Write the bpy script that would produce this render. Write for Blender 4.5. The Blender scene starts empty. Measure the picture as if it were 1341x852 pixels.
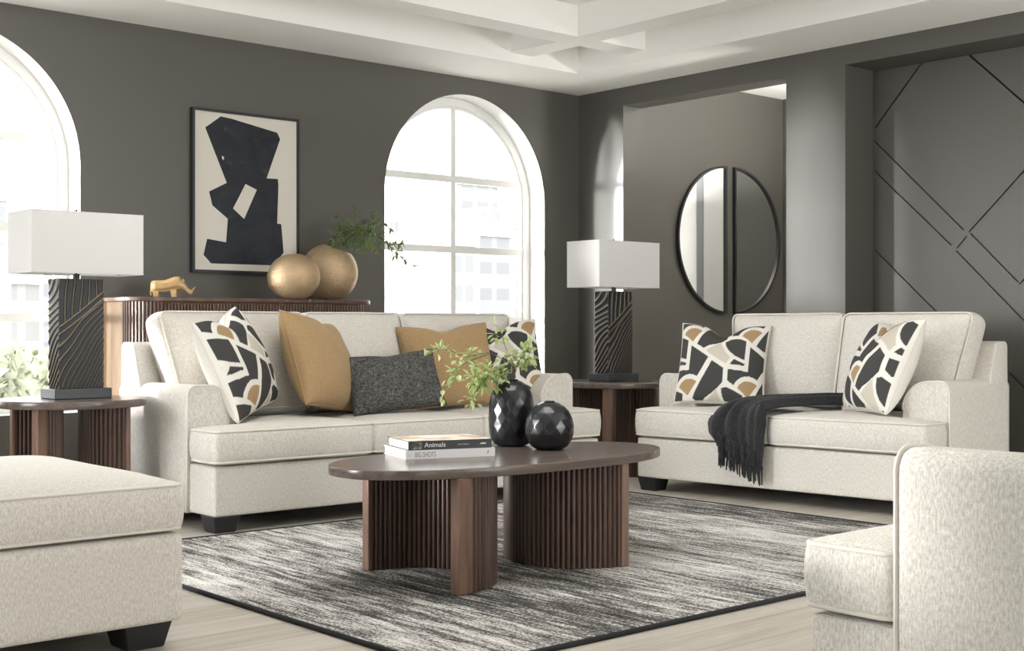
import bpy, bmesh, math, random
import numpy as np
from mathutils import Vector, Matrix, Euler, noise

random.seed(7)
SC = bpy.context.scene
COL = SC.collection
PI = math.pi
R = math.radians

# ------------------------------------------------------------------ materials
def srgb(r, g, b):
    def f(c):
        c /= 255.0
        return c / 12.92 if c <= 0.04045 else ((c + 0.055) / 1.055) ** 2.4
    return (f(r), f(g), f(b), 1.0)

class NT:
    def __init__(self, name):
        self.m = bpy.data.materials.new(name)
        self.m.use_nodes = True
        self.t = self.m.node_tree
        self.n = self.t.nodes
        self.b = self.n['Principled BSDF']
    def node(self, typ, **kw):
        nd = self.n.new(typ)
        for k, v in kw.items():
            if k in nd.inputs.keys():
                nd.inputs[k].default_value = v
            else:
                setattr(nd, k, v)
        return nd
    def link(self, a, b):
        self.t.links.new(a, b)
    def coord(self, scale=(1, 1, 1), rot=(0, 0, 0), kind='Object'):
        tc = self.node('ShaderNodeTexCoord')
        mp = self.node('ShaderNodeMapping')
        mp.inputs['Scale'].default_value = scale
        mp.inputs['Rotation'].default_value = rot
        self.link(tc.outputs[kind], mp.inputs['Vector'])
        return mp.outputs['Vector']
    def noise(self, vec, scale=1.0, detail=3.0, rough=0.55, dist=0.0):
        nz = self.node('ShaderNodeTexNoise')
        nz.inputs['Scale'].default_value = scale
        nz.inputs['Detail'].default_value = detail
        nz.inputs['Roughness'].default_value = rough
        nz.inputs['Distortion'].default_value = dist
        self.link(vec, nz.inputs['Vector'])
        return nz.outputs['Fac']
    def ramp(self, fac, stops):
        r = self.node('ShaderNodeValToRGB')
        el = r.color_ramp.elements
        while len(el) < len(stops):
            el.new(0.5)
        for e, (p, c) in zip(el, stops):
            e.position = p
            e.color = c
        self.link(fac, r.inputs['Fac'])
        return r.outputs['Color']
    def mix(self, fac, a, b, mode='MIX'):
        mx = self.node('ShaderNodeMix', data_type='RGBA', blend_type=mode)
        if isinstance(fac, (int, float)):
            mx.inputs[0].default_value = fac
        else:
            self.link(fac, mx.inputs[0])
        for i, c in ((6, a), (7, b)):
            if isinstance(c, tuple):
                mx.inputs[i].default_value = c
            else:
                self.link(c, mx.inputs[i])
        return mx.outputs[2]
    def math(self, op, a, b=0.0):
        m = self.node('ShaderNodeMath', operation=op)
        for i, c in ((0, a), (1, b)):
            if isinstance(c, (int, float)):
                m.inputs[i].default_value = c
            else:
                self.link(c, m.inputs[i])
        return m.outputs[0]
    def bump(self, h, strength=0.3, dist=0.002):
        b = self.node('ShaderNodeBump')
        b.inputs['Strength'].default_value = strength
        b.inputs['Distance'].default_value = dist
        self.link(h, b.inputs['Height'])
        self.link(b.outputs['Normal'], self.b.inputs['Normal'])
    def color(self, c):
        if isinstance(c, tuple):
            self.b.inputs['Base Color'].default_value = c
        else:
            self.link(c, self.b.inputs['Base Color'])
    def set(self, rough=0.5, metal=0.0, spec=0.5):
        self.b.inputs['Roughness'].default_value = rough
        self.b.inputs['Metallic'].default_value = metal
        self.b.inputs['Specular IOR Level'].default_value = spec
        return self

def plain(name, c, rough=0.6, metal=0.0, spec=0.5, bump=None):
    t = NT(name)
    t.color(c)
    t.set(rough, metal, spec)
    if bump:
        t.bump(t.noise(t.coord(), bump[0], 2), bump[1], bump[2])
    return t.m

def paint_mat(name, c, rough=0.5, spec=0.4):
    t = NT(name)
    v = t.coord((1, 1, 1))
    n1 = t.noise(v, 1.3, 3)
    t.color(t.mix(n1, tuple(x * 0.96 for x in c[:3]) + (1,), tuple(min(1, x * 1.04) for x in c[:3]) + (1,)))
    t.set(rough, 0, spec)
    t.bump(t.noise(v, 260, 2), 0.06, 0.001)
    return t.m

def fabric_mat(name, light, dark, xy=140, z=26, amount=0.55, bump=0.35):
    t = NT(name)
    a = t.noise(t.coord((xy, xy, z)), 1.0, 3, 0.6)
    b = t.noise(t.coord((xy * 2.4, xy * 2.4, xy * 2.4)), 1.0, 2, 0.6)
    c = t.noise(t.coord((z, z, xy)), 1.0, 2, 0.6)
    s = t.math('ADD', t.math('MULTIPLY', a, 0.6), t.math('ADD', t.math('MULTIPLY', b, 0.28), t.math('MULTIPLY', c, 0.12)))
    col = t.ramp(s, [(0.5 - 0.17 * amount, dark), (0.5 + 0.17 * amount, light)])
    t.color(col)
    t.set(0.92, 0, 0.15)
    t.b.inputs['Sheen Weight'].default_value = 0.12
    t.b.inputs['Sheen Roughness'].default_value = 0.5
    t.bump(s, bump, 0.004)
    return t.m

def wood_mat(name, dark, light, axis='z', rough=0.36, scale=1.0, spec=0.5):
    t = NT(name)
    st, cr = 2.2 * scale, 34 * scale
    sc = {'x': (st, cr, cr), 'y': (cr, st, cr), 'z': (cr, cr, st)}[axis]
    a = t.noise(t.coord(sc), 1.0, 6, 0.62, 0.5)
    b = t.noise(t.coord(tuple(q * 4 for q in sc)), 1.0, 3, 0.6)
    f = t.math('ADD', t.math('MULTIPLY', a, 0.7), t.math('MULTIPLY', b, 0.3))
    t.color(t.ramp(f, [(0.33, dark), (0.66, light)]))
    t.set(rough, 0, spec)
    t.bump(f, 0.08, 0.002)
    return t.m

M = {}
M['wall'] = paint_mat('wall_paint', (0.092, 0.087, 0.075, 1), 0.42, 0.5)
M['white'] = paint_mat('ceiling_white_paint', (0.90, 0.885, 0.845, 1), 0.7, 0.3)
M['frame_white'] = plain('window_white_paint', (0.80, 0.79, 0.76, 1), 0.45)
M['fabric'] = fabric_mat('cream_upholstery', (0.81, 0.79, 0.74, 1), (0.46, 0.425, 0.365, 1), 300, 75, 0.95, 0.25)
M['boucle'] = fabric_mat('nubby_cream_upholstery', (0.84, 0.825, 0.775, 1), (0.50, 0.47, 0.415, 1), 200, 70, 0.8, 1.0)
M['piping'] = plain('cream_piping', (0.70, 0.665, 0.595, 1), 0.9, 0, 0.1)
M['tan'] = fabric_mat('tan_velvet', (0.40, 0.275, 0.145, 1), (0.33, 0.22, 0.11, 1), 90, 90, 0.9, 0.12)
M['walnut'] = wood_mat('walnut_upright', (0.045, 0.026, 0.020, 1), (0.135, 0.080, 0.060, 1), 'z')
M['walnut_top'] = wood_mat('walnut_long_grain', (0.080, 0.062, 0.052, 1), (0.15, 0.118, 0.10, 1), 'x', 0.25)
M['walnut_light'] = wood_mat('walnut_post', (0.12, 0.068, 0.047, 1), (0.24, 0.145, 0.105, 1), 'z')
M['credenza_end'] = wood_mat('walnut_veneer_end', (0.080, 0.052, 0.029, 1), (0.145, 0.099, 0.060, 1), 'z', 0.6, 1.0, 0.08)
M['black_leg'] = plain('black_plastic_leg', (0.012, 0.012, 0.014, 1), 0.45)
M['black_metal'] = plain('black_metal', (0.016, 0.018, 0.021, 1), 0.38)
M['base_black'] = plain('dark_bronze_base', (0.022, 0.026, 0.030, 1), 0.33, 0.0, 0.6)
M['mirror'] = plain('mirror_glass', (0.86, 0.87, 0.88, 1), 0.02, 1.0)
M['vase_black'] = plain('black_glazed_ceramic', (0.007, 0.008, 0.010, 1), 0.24, 0.0, 0.6)
M['stem'] = plain('twig_bark', (0.12, 0.09, 0.06, 1), 0.8)
M['book_black'] = plain('black_book_cover', (0.022, 0.025, 0.03, 1), 0.4)
M['book_white'] = plain('white_book_cover', (0.72, 0.71, 0.72, 1), 0.4)
M['pages'] = plain('book_pages', (0.80, 0.78, 0.72, 1), 0.8)
M['ink_white'] = plain('white_ink', (0.75, 0.75, 0.74, 1), 0.6)
M['ink_grey'] = plain('grey_ink', (0.30, 0.30, 0.31, 1), 0.6)
M['rug_edge'] = plain('rug_binding', (0.020, 0.021, 0.024, 1), 0.9)
M['art_black'] = None
M['paper'] = plain('art_paper', (0.62, 0.59, 0.52, 1), 0.6)

def shade_mat():
    t = NT('white_linen_shade')
    n = t.noise(t.coord((400, 400, 400)), 1, 2)
    t.color(t.mix(n, (0.80, 0.79, 0.77, 1), (0.88, 0.875, 0.86, 1)))
    t.set(0.9, 0, 0.1)
    tr = t.node('ShaderNodeBsdfTranslucent')
    tr.inputs['Color'].default_value = (0.86, 0.85, 0.82, 1)
    mx = t.node('ShaderNodeMixShader')
    mx.inputs[0].default_value = 0.28
    out = t.n['Material Output']
    t.link(t.b.outputs[0], mx.inputs[1])
    t.link(tr.outputs[0], mx.inputs[2])
    t.link(mx.outputs[0], out.inputs['Surface'])
    return t.m
M['shade'] = shade_mat()

def attr_mat(name, attr, rough=0.85, metal=0.0, spec=0.2, bump=(350, 0.15, 0.002)):
    t = NT(name)
    a = t.node('ShaderNodeAttribute', attribute_name=attr)
    t.color(a.outputs['Color'])
    t.set(rough, metal, spec)
    if bump:
        t.bump(t.noise(t.coord(), bump[0], 2), bump[1], bump[2])
    return t.m
M['pattern'] = attr_mat('printed_linen', 'print')
M['carved'] = attr_mat('carved_bronze', 'carving', 0.42, 0.25, 0.5, None)

def tweed_mat():
    t = NT('charcoal_tweed')
    a = t.noise(t.coord((170, 170, 50)), 1, 2, 0.6)
    b = t.noise(t.coord((50, 50, 170)), 1, 2, 0.6)
    f = t.math('MULTIPLY', t.math('ADD', a, b), 0.5)
    t.color(t.ramp(f, [(0.36, (0.035, 0.035, 0.035, 1)), (0.5, (0.080, 0.079, 0.074, 1)), (0.66, (0.19, 0.187, 0.172, 1))]))
    t.set(0.95, 0, 0.1)
    t.bump(f, 0.6, 0.004)
    return t.m
M['tweed'] = tweed_mat()

def throw_mat():
    t = NT('black_chenille')
    f = t.noise(t.coord((150, 150, 150)), 1, 3, 0.7)
    t.color(t.ramp(f, [(0.35, (0.006, 0.006, 0.007, 1)), (0.7, (0.040, 0.042, 0.045, 1))]))
    t.set(0.85, 0, 0.25)
    t.b.inputs['Sheen Weight'].default_value = 0.15
    t.bump(f, 0.8, 0.006)
    return t.m
M['throw'] = throw_mat()

def gold_mat():
    t = NT('hammered_brass')
    v = t.node('ShaderNodeTexVoronoi')
    v.inputs['Scale'].default_value = 130
    t.link(t.coord(), v.inputs['Vector'])
    n = t.noise(t.coord((14, 14, 30)), 1, 4)
    t.color(t.mix(n, (0.34, 0.235, 0.13, 1), (0.50, 0.375, 0.235, 1)))
    t.set(0.45, 0.55, 0.5)
    t.bump(v.outputs['Distance'], 0.5, 0.004)
    return t.m
M['gold'] = gold_mat()
M['gold_dark'] = plain('dark_brass_inside', (0.08, 0.05, 0.025, 1), 0.5, 0.6)
M['rhino'] = wood_mat('golden_oak', (0.36, 0.22, 0.085, 1), (0.60, 0.41, 0.19, 1), 'x', 0.45, 1.5)

def leaf_mat(name, a, b):
    t = NT(name)
    n = t.noise(t.coord((60, 60, 60)), 1, 2)
    t.color(t.mix(n, a, b))
    t.set(0.5, 0, 0.4)
    tr = t.node('ShaderNodeBsdfTranslucent')
    tr.inputs['Color'].default_value = tuple(q * 1.2 for q in b[:3]) + (1,)
    mx = t.node('ShaderNodeMixShader')
    mx.inputs[0].default_value = 0.3
    t.link(t.b.outputs[0], mx.inputs[1])
    t.link(tr.outputs[0], mx.inputs[2])
    t.link(mx.outputs[0], t.n['Material Output'].inputs['Surface'])
    return t.m
M['leaf_dark'] = leaf_mat('dark_green_leaf', (0.085, 0.14, 0.04, 1), (0.17, 0.24, 0.085, 1))
M['leaf_light'] = leaf_mat('light_green_leaf', (0.19, 0.29, 0.07, 1), (0.52, 0.58, 0.30, 1))

def floor_mat():
    t = NT('greige_oak_planks')
    vec = t.coord((1, 1, 1))
    br = t.node('ShaderNodeTexBrick')
    br.offset = 0.37
    br.inputs['Scale'].default_value = 1.0
    br.inputs['Brick Width'].default_value = 1.35
    br.inputs['Row Height'].default_value = 0.19
    br.inputs['Mortar Size'].default_value = 0.0018
    br.inputs['Mortar Smooth'].default_value = 0.3
    br.inputs['Color1'].default_value = (0.0, 0.0, 0.0, 1)
    br.inputs['Color2'].default_value = (1, 1, 1, 1)
    br.inputs['Mortar'].default_value = (0.5, 0.5, 0.5, 1)
    t.link(vec, br.inputs['Vector'])
    g = t.noise(t.coord((1.6, 22, 1)), 1, 6, 0.6, 0.6)
    g2 = t.noise(t.coord((5, 90, 1)), 1, 3, 0.6)
    f = t.math('ADD', t.math('MULTIPLY', g, 0.6), t.math('MULTIPLY', g2, 0.25))
    f = t.math('ADD', f, t.math('MULTIPLY', br.outputs['Color'], 0.16))
    col = t.ramp(f, [(0.28, (0.35, 0.31, 0.26, 1)), (0.48, (0.48, 0.44, 0.38, 1)), (0.72, (0.60, 0.56, 0.495, 1))])
    col = t.mix(br.outputs['Fac'], col, (0.20, 0.175, 0.145, 1))
    t.color(col)
    t.set(0.42, 0, 0.45)
    t.bump(f, 0.06, 0.002)
    return t.m
M['floor'] = floor_mat()

def rug_mat():
    t = NT('heathered_rug')
    a = t.noise(t.coord((48, 5.0, 1)), 1, 4, 0.7, 0.15)
    b = t.noise(t.coord((150, 75, 1)), 1, 3, 0.7)
    c = t.noise(t.coord((1.6, 0.7, 1)), 1, 2, 0.5)
    d = t.noise(t.coord((16, 1.1, 1)), 1, 3, 0.6)
    f = t.math('ADD', t.math('MULTIPLY', a, 0.44), t.math('MULTIPLY', b, 0.46))
    f = t.math('ADD', f, t.math('MULTIPLY', c, 0.30))
    f = t.math('ADD', f, t.math('MULTIPLY', d, 0.24))
    col = t.ramp(f, [(0.60, (0.030, 0.030, 0.029, 1)), (0.70, (0.14, 0.136, 0.126, 1)), (0.765, (0.58, 0.56, 0.525, 1)), (0.86, (0.84, 0.82, 0.78, 1))])
    t.color(col)
    t.set(0.97, 0, 0.05)
    t.bump(b, 0.9, 0.006)
    return t.m
M['rug'] = rug_mat()

def art_mat():
    t = NT('black_brushed_paint')
    a = t.noise(t.coord((9, 9, 9)), 1, 5, 0.6, 0.8)
    t.color(t.ramp(a, [(0.35, (0.012, 0.014, 0.019, 1)), (0.62, (0.022, 0.025, 0.033, 1)), (0.74, (0.05, 0.054, 0.062, 1))]))
    t.set(0.6, 0, 0.3)
    return t.m
M['art_black'] = art_mat()

def cover_mat():
    t = NT('printed_book_cover')
    a = t.noise(t.coord((9, 16, 9)), 1, 3, 0.55, 0.4)
    t.color(t.ramp(a, [(0.34, (0.05, 0.035, 0.025, 1)), (0.46, (0.42, 0.25, 0.11, 1)), (0.58, (0.62, 0.50, 0.33, 1)), (0.68, (0.8, 0.78, 0.70, 1))]))
    t.set(0.35)
    return t.m
M['book_cover'] = cover_mat()

def glass_mat():
    t = NT('window_glass')
    tr = t.node('ShaderNodeBsdfTransparent')
    gl = t.node('ShaderNodeBsdfGlossy')
    gl.inputs['Roughness'].default_value = 0.02
    lw = t.node('ShaderNodeLayerWeight')
    lw.inputs['Blend'].default_value = 0.5
    fac = t.math('ADD', t.math('MULTIPLY', t.math('POWER', lw.outputs['Facing'], 5.0), 0.9), 0.02)
    mx = t.node('ShaderNodeMixShader')
    t.link(fac, mx.inputs[0])
    t.link(tr.outputs[0], mx.inputs[1])
    t.link(gl.outputs[0], mx.inputs[2])
    t.link(mx.outputs[0], t.n['Material Output'].inputs['Surface'])
    return t.m
M['glass'] = glass_mat()

def facade_mat(name, wall, band, sx, sz, frac=0.5):
    t = NT(name)
    tc = t.node('ShaderNodeTexCoord')
    sp = t.node('ShaderNodeSeparateXYZ')
    t.link(tc.outputs['Object'], sp.inputs[0])
    xy = t.math('ADD', sp.outputs[0], sp.outputs[1])
    fx = t.math('FRACT', t.math('MULTIPLY', xy, 1.0 / sx))
    fz = t.math('FRACT', t.math('MULTIPLY', sp.outputs[2], 1.0 / sz))
    m = t.math('MULTIPLY', t.math('LESS_THAN', fx, 0.72), t.math('LESS_THAN', fz, frac))
    t.color(t.mix(m, wall, band))
    t.set(0.7)
    return t.m

# ------------------------------------------------------------------ mesh helpers
def link(o, parent=None):
    COL.objects.link(o)
    if parent is not None:
        o.parent = parent
    return o

def obj(name, me, mats=None, parent=None, smooth=False):
    if isinstance(me, bmesh.types.BMesh):
        bm = me
        me = bpy.data.meshes.new(name)
        bm.to_mesh(me)
        bm.free()
    o = bpy.data.objects.new(name, me)
    if mats is not None:
        if not isinstance(mats, (list, tuple)):
            mats = [mats]
        for m in mats:
            me.materials.append(m)
    if smooth:
        me.polygons.foreach_set('use_smooth', [True] * len(me.polygons))
        me.update()
    return link(o, parent)

def tag(o, label=None, cat=None, group=None, kind=None):
    if label:
        o['label'] = label
    if cat:
        o['category'] = cat
    if group:
        o['group'] = group
    if kind:
        o['kind'] = kind
    return o

def empty(name, loc=(0, 0, 0), rz=0.0, label=None, cat=None, group=None, parent=None):
    o = bpy.data.objects.new(name, None)
    o.empty_display_size = 0.1
    o.location = loc
    o.rotation_euler = (0, 0, rz)
    link(o, parent)
    return tag(o, label, cat, group)

def copy_tree(o, parent=None):
    c = o.copy()
    link(c)
    if parent is not None:
        c.parent = parent
    for ch in list(o.children):
        copy_tree(ch, c)
    return c

def subsurf(o, lv=2):
    m = o.modifiers.new('smooth', 'SUBSURF')
    m.levels = lv
    m.render_levels = lv
    return o

def bm_box(bm, x0, x1, y0, y1, z0, z1, mi=0):
    vs = [bm.verts.new(p) for p in ((x0, y0, z0), (x1, y0, z0), (x1, y1, z0), (x0, y1, z0), (x0, y0, z1), (x1, y0, z1), (x1, y1, z1), (x0, y1, z1))]
    fs = []
    for q in ((3, 2, 1, 0), (4, 5, 6, 7), (0, 1, 5, 4), (1, 2, 6, 5), (2, 3, 7, 6), (3, 0, 4, 7)):
        f = bm.faces.new([vs[i] for i in q])
        f.material_index = mi
        fs.append(f)
    return vs

def sharp_edges(bm, ang=0.5):
    return [e for e in bm.edges if len(e.link_faces) == 2 and e.calc_face_angle(0) > ang]

def bevel(bm, off, seg=2, ang=0.5, edges=None):
    bm.normal_update()
    bmesh.ops.bevel(bm, geom=edges if edges is not None else sharp_edges(bm, ang), offset=off, segments=seg, affect='EDGES', profile=0.5, clamp_overlap=True)

def box(name, x0, x1, y0, y1, z0, z1, m, parent=None, bev=0.0, seg=2, smooth=False):
    bm = bmesh.new()
    bm_box(bm, x0, x1, y0, y1, z0, z1)
    if bev:
        bevel(bm, bev, seg)
    return obj(name, bm, m, parent, smooth)

def poly_mesh(outer, holes, depth):
    """extruded planar polygon with holes, lying in local XY, z from 0 to depth"""
    cu = bpy.data.curves.new('outline', 'CURVE')
    cu.dimensions = '2D'
    cu.fill_mode = 'BOTH'
    cu.extrude = depth / 2
    for pts in [outer] + list(holes):
        sp = cu.splines.new('POLY')
        sp.points.add(len(pts) - 1)
        for p, (x, y) in zip(sp.points, pts):
            p.co = (x, y, 0, 1)
        sp.use_cyclic_u = True
    o = bpy.data.objects.new('outline', cu)
    COL.objects.link(o)
    dg = bpy.context.evaluated_depsgraph_get()
    dg.update()
    me = bpy.data.meshes.new_from_object(o.evaluated_get(dg))
    bpy.data.objects.remove(o)
    bpy.data.curves.remove(cu)
    for v in me.vertices:
        v.co.z += depth / 2
    bm = bmesh.new()
    bm.from_mesh(me)
    bmesh.ops.remove_doubles(bm, verts=bm.verts, dist=1e-5)
    bmesh.ops.recalc_face_normals(bm, faces=bm.faces)
    for f in bm.faces:
        f.smooth = False
    bpy.data.meshes.remove(me)
    return bm

# frames that map the local XY polygon into the room
def to_xz(bm, y):      # polygon x,z ; depth towards +y
    bmesh.ops.transform(bm, verts=bm.verts, matrix=Matrix(((1, 0, 0, 0), (0, 0, 1, y), (0, 1, 0, 0), (0, 0, 0, 1))))
    bmesh.ops.recalc_face_normals(bm, faces=bm.faces)
    return bm
def to_yz(bm, x):      # polygon y,z ; depth towards +x
    bmesh.ops.transform(bm, verts=bm.verts, matrix=Matrix(((0, 0, 1, x), (1, 0, 0, 0), (0, 1, 0, 0), (0, 0, 0, 1))))
    bmesh.ops.recalc_face_normals(bm, faces=bm.faces)
    return bm
def to_xy(bm, z):
    bmesh.ops.translate(bm, verts=bm.verts, vec=(0, 0, z))
    return bm

def tube(bm, pts, rad, n=8, closed=False, taper=None):
    pts = [Vector(p) for p in pts]
    N = len(pts)
    rings = []
    up = Vector((0, 0, 1))
    prev = None
    for i, p in enumerate(pts):
        if closed:
            t = pts[(i + 1) % N] - pts[i - 1]
        else:
            t = pts[min(i + 1, N - 1)] - pts[max(i - 1, 0)]
        t.normalize()
        if prev is None:
            a = t.cross(up)
            if a.length < 1e-3:
                a = t.cross(Vector((1, 0, 0)))
        else:
            a = prev - t * prev.dot(t)
        a.normalize()
        prev = a
        b = t.cross(a)
        r = rad if taper is None else rad * taper(i / max(1, N - 1))
        rings.append([bm.verts.new(p + (a * math.cos(2 * PI * k / n) + b * math.sin(2 * PI * k / n)) * r) for k in range(n)])
    for i in range(N if closed else N - 1):
        A, B = rings[i], rings[(i + 1) % N]
        for k in range(n):
            bm.faces.new((A[k], A[(k + 1) % n], B[(k + 1) % n], B[k]))
    if not closed:
        bm.faces.new(list(reversed(rings[0])))
        bm.faces.new(rings[-1])
    return bm

def lathe(prof, n=48, twist=0.0, bm=None):
    bm = bm or bmesh.new()
    rings = []
    for i, (r, z) in enumerate(prof):
        off = twist * i
        rings.append([bm.verts.new((r * math.cos(2 * PI * (k + off) / n), r * math.sin(2 * PI * (k + off) / n), z)) for k in range(n)])
    for A, B in zip(rings, rings[1:]):
        for k in range(n):
            bm.faces.new((A[k], A[(k + 1) % n], B[(k + 1) % n], B[k]))
    bm.faces.new(list(reversed(rings[0])))
    return bm, rings

def rounded_poly(pts, r, seg=5):
    out = []
    n = len(pts)
    for i in range(n):
        p0, p1, p2 = Vector(pts[i - 1]), Vector(pts[i]), Vector(pts[(i + 1) % n])
        a = (p0 - p1)
        b = (p2 - p1)
        rr = min(r, a.length * 0.45, b.length * 0.45)
        a.normalize()
        b.normalize()
        q0, q2 = p1 + a * rr, p1 + b * rr
        for k in range(seg + 1):
            t = k / seg
            out.append(tuple((1 - t) ** 2 * q0 + 2 * t * (1 - t) * p1 + t * t * q2))
    return out

def dist_poly(p, poly):
    best = 1e9
    n = len(poly)
    for i in range(n):
        a, b = Vector(poly[i]), Vector(poly[(i + 1) % n])
        ab = b - a
        t = max(0, min(1, (p - a).dot(ab) / ab.length_squared))
        best = min(best, (p - a - ab * t).length)
    return best

def cells_solid(xs, ys, zs, inside):
    """quads around the union of grid cells for which inside(xm, ym) holds"""
    bm = bmesh.new()
    vd = {}
    def V(i, j, k):
        if (i, j, k) not in vd:
            vd[(i, j, k)] = bm.verts.new((xs[i], ys[j], zs[k]))
        return vd[(i, j, k)]
    nx, ny, nz = len(xs) - 1, len(ys) - 1, len(zs) - 1
    ins = [[inside((xs[i] + xs[i + 1]) / 2, (ys[j] + ys[j + 1]) / 2) for j in range(ny)] for i in range(nx)]
    for i in range(nx):
        for j in range(ny):
            if not ins[i][j]:
                continue
            bm.faces.new((V(i, j, 0), V(i, j + 1, 0), V(i + 1, j + 1, 0), V(i + 1, j, 0)))
            bm.faces.new((V(i, j, nz), V(i + 1, j, nz), V(i + 1, j + 1, nz), V(i, j + 1, nz)))
            for di, dj in ((-1, 0), (1, 0), (0, -1), (0, 1)):
                a, b = i + di, j + dj
                if 0 <= a < nx and 0 <= b < ny and ins[a][b]:
                    continue
                if di == -1:
                    q = ((i, j + 1), (i, j))
                elif di == 1:
                    q = ((i + 1, j), (i + 1, j + 1))
                elif dj == -1:
                    q = ((i, j), (i + 1, j))
                else:
                    q = ((i + 1, j + 1), (i, j + 1))
                for k in range(nz):
                    bm.faces.new((V(*q[0], k), V(*q[1], k), V(*q[1], k + 1), V(*q[0], k + 1)))
    return bm

def spread(a, b, step):
    n = max(1, round((b - a) / step))
    return [a + (b - a) * i / n for i in range(n + 1)]

def cuts(*pts, step=0.09):
    out = [pts[0]]
    for a, b in zip(pts, pts[1:]):
        out += spread(a, b, step)[1:]
    return out

def cushion_mesh(outline, xs, ys, zs, inside, r=0.028, crown=0.03, bulge=0.012, seed=0, bottom=0.0, wob=0.003):
    """soft solid: bevelled edges, crowned top, slightly swollen sides"""
    bm = cells_solid(xs, ys, zs, inside)
    bevel(bm, r, 3, 0.6)
    z0, z1 = zs[0], zs[-1]
    bm.normal_update()
    moves = []
    for v in bm.verts:
        d = dist_poly(Vector((v.co.x, v.co.y)), outline)
        t = (v.co.z - z0) / (z1 - z0)
        k = 1 - math.exp(-max(0, d - r * 0.5) / 0.09)
        dv = Vector((0, 0, 0))
        dv.z += crown * k * max(0, (t - 0.5) * 2) - bottom * k * max(0, (0.5 - t) * 2)
        nrm = Vector((v.normal.x, v.normal.y, 0))
        dv += nrm * bulge * (1 - (2 * t - 1) ** 2)
        w = noise.noise_vector(v.co * 5.5 + Vector((seed * 3.1, seed, 0)))
        dv += w * wob
        moves.append(dv)
    for v, dv in zip(bm.verts, moves):
        v.co += dv
    return bm

# ------------------------------------------------------------------ upholstered seating
def welt(name, outline2d, z, parent, rad=0.0055, m='piping'):
    bm = bmesh.new()
    tube(bm, [(x, y, z) for x, y in outline2d], rad, 6, True)
    return obj(name, bm, M[m], parent, True)

def tapered_leg(parent, x, y, s=0.11, h=0.078):
    bm = bmesh.new()
    vs = bm_box(bm, -s / 2, s / 2, -s / 2, s / 2, 0, h)
    for v in vs:
        if v.co.z < h / 2:
            v.co.x *= 0.76
            v.co.y *= 0.76
    bevel(bm, 0.004, 1)
    bmesh.ops.translate(bm, verts=bm.verts, vec=(x, y, 0))
    return obj('leg', bm, M['black_leg'], parent)

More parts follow.
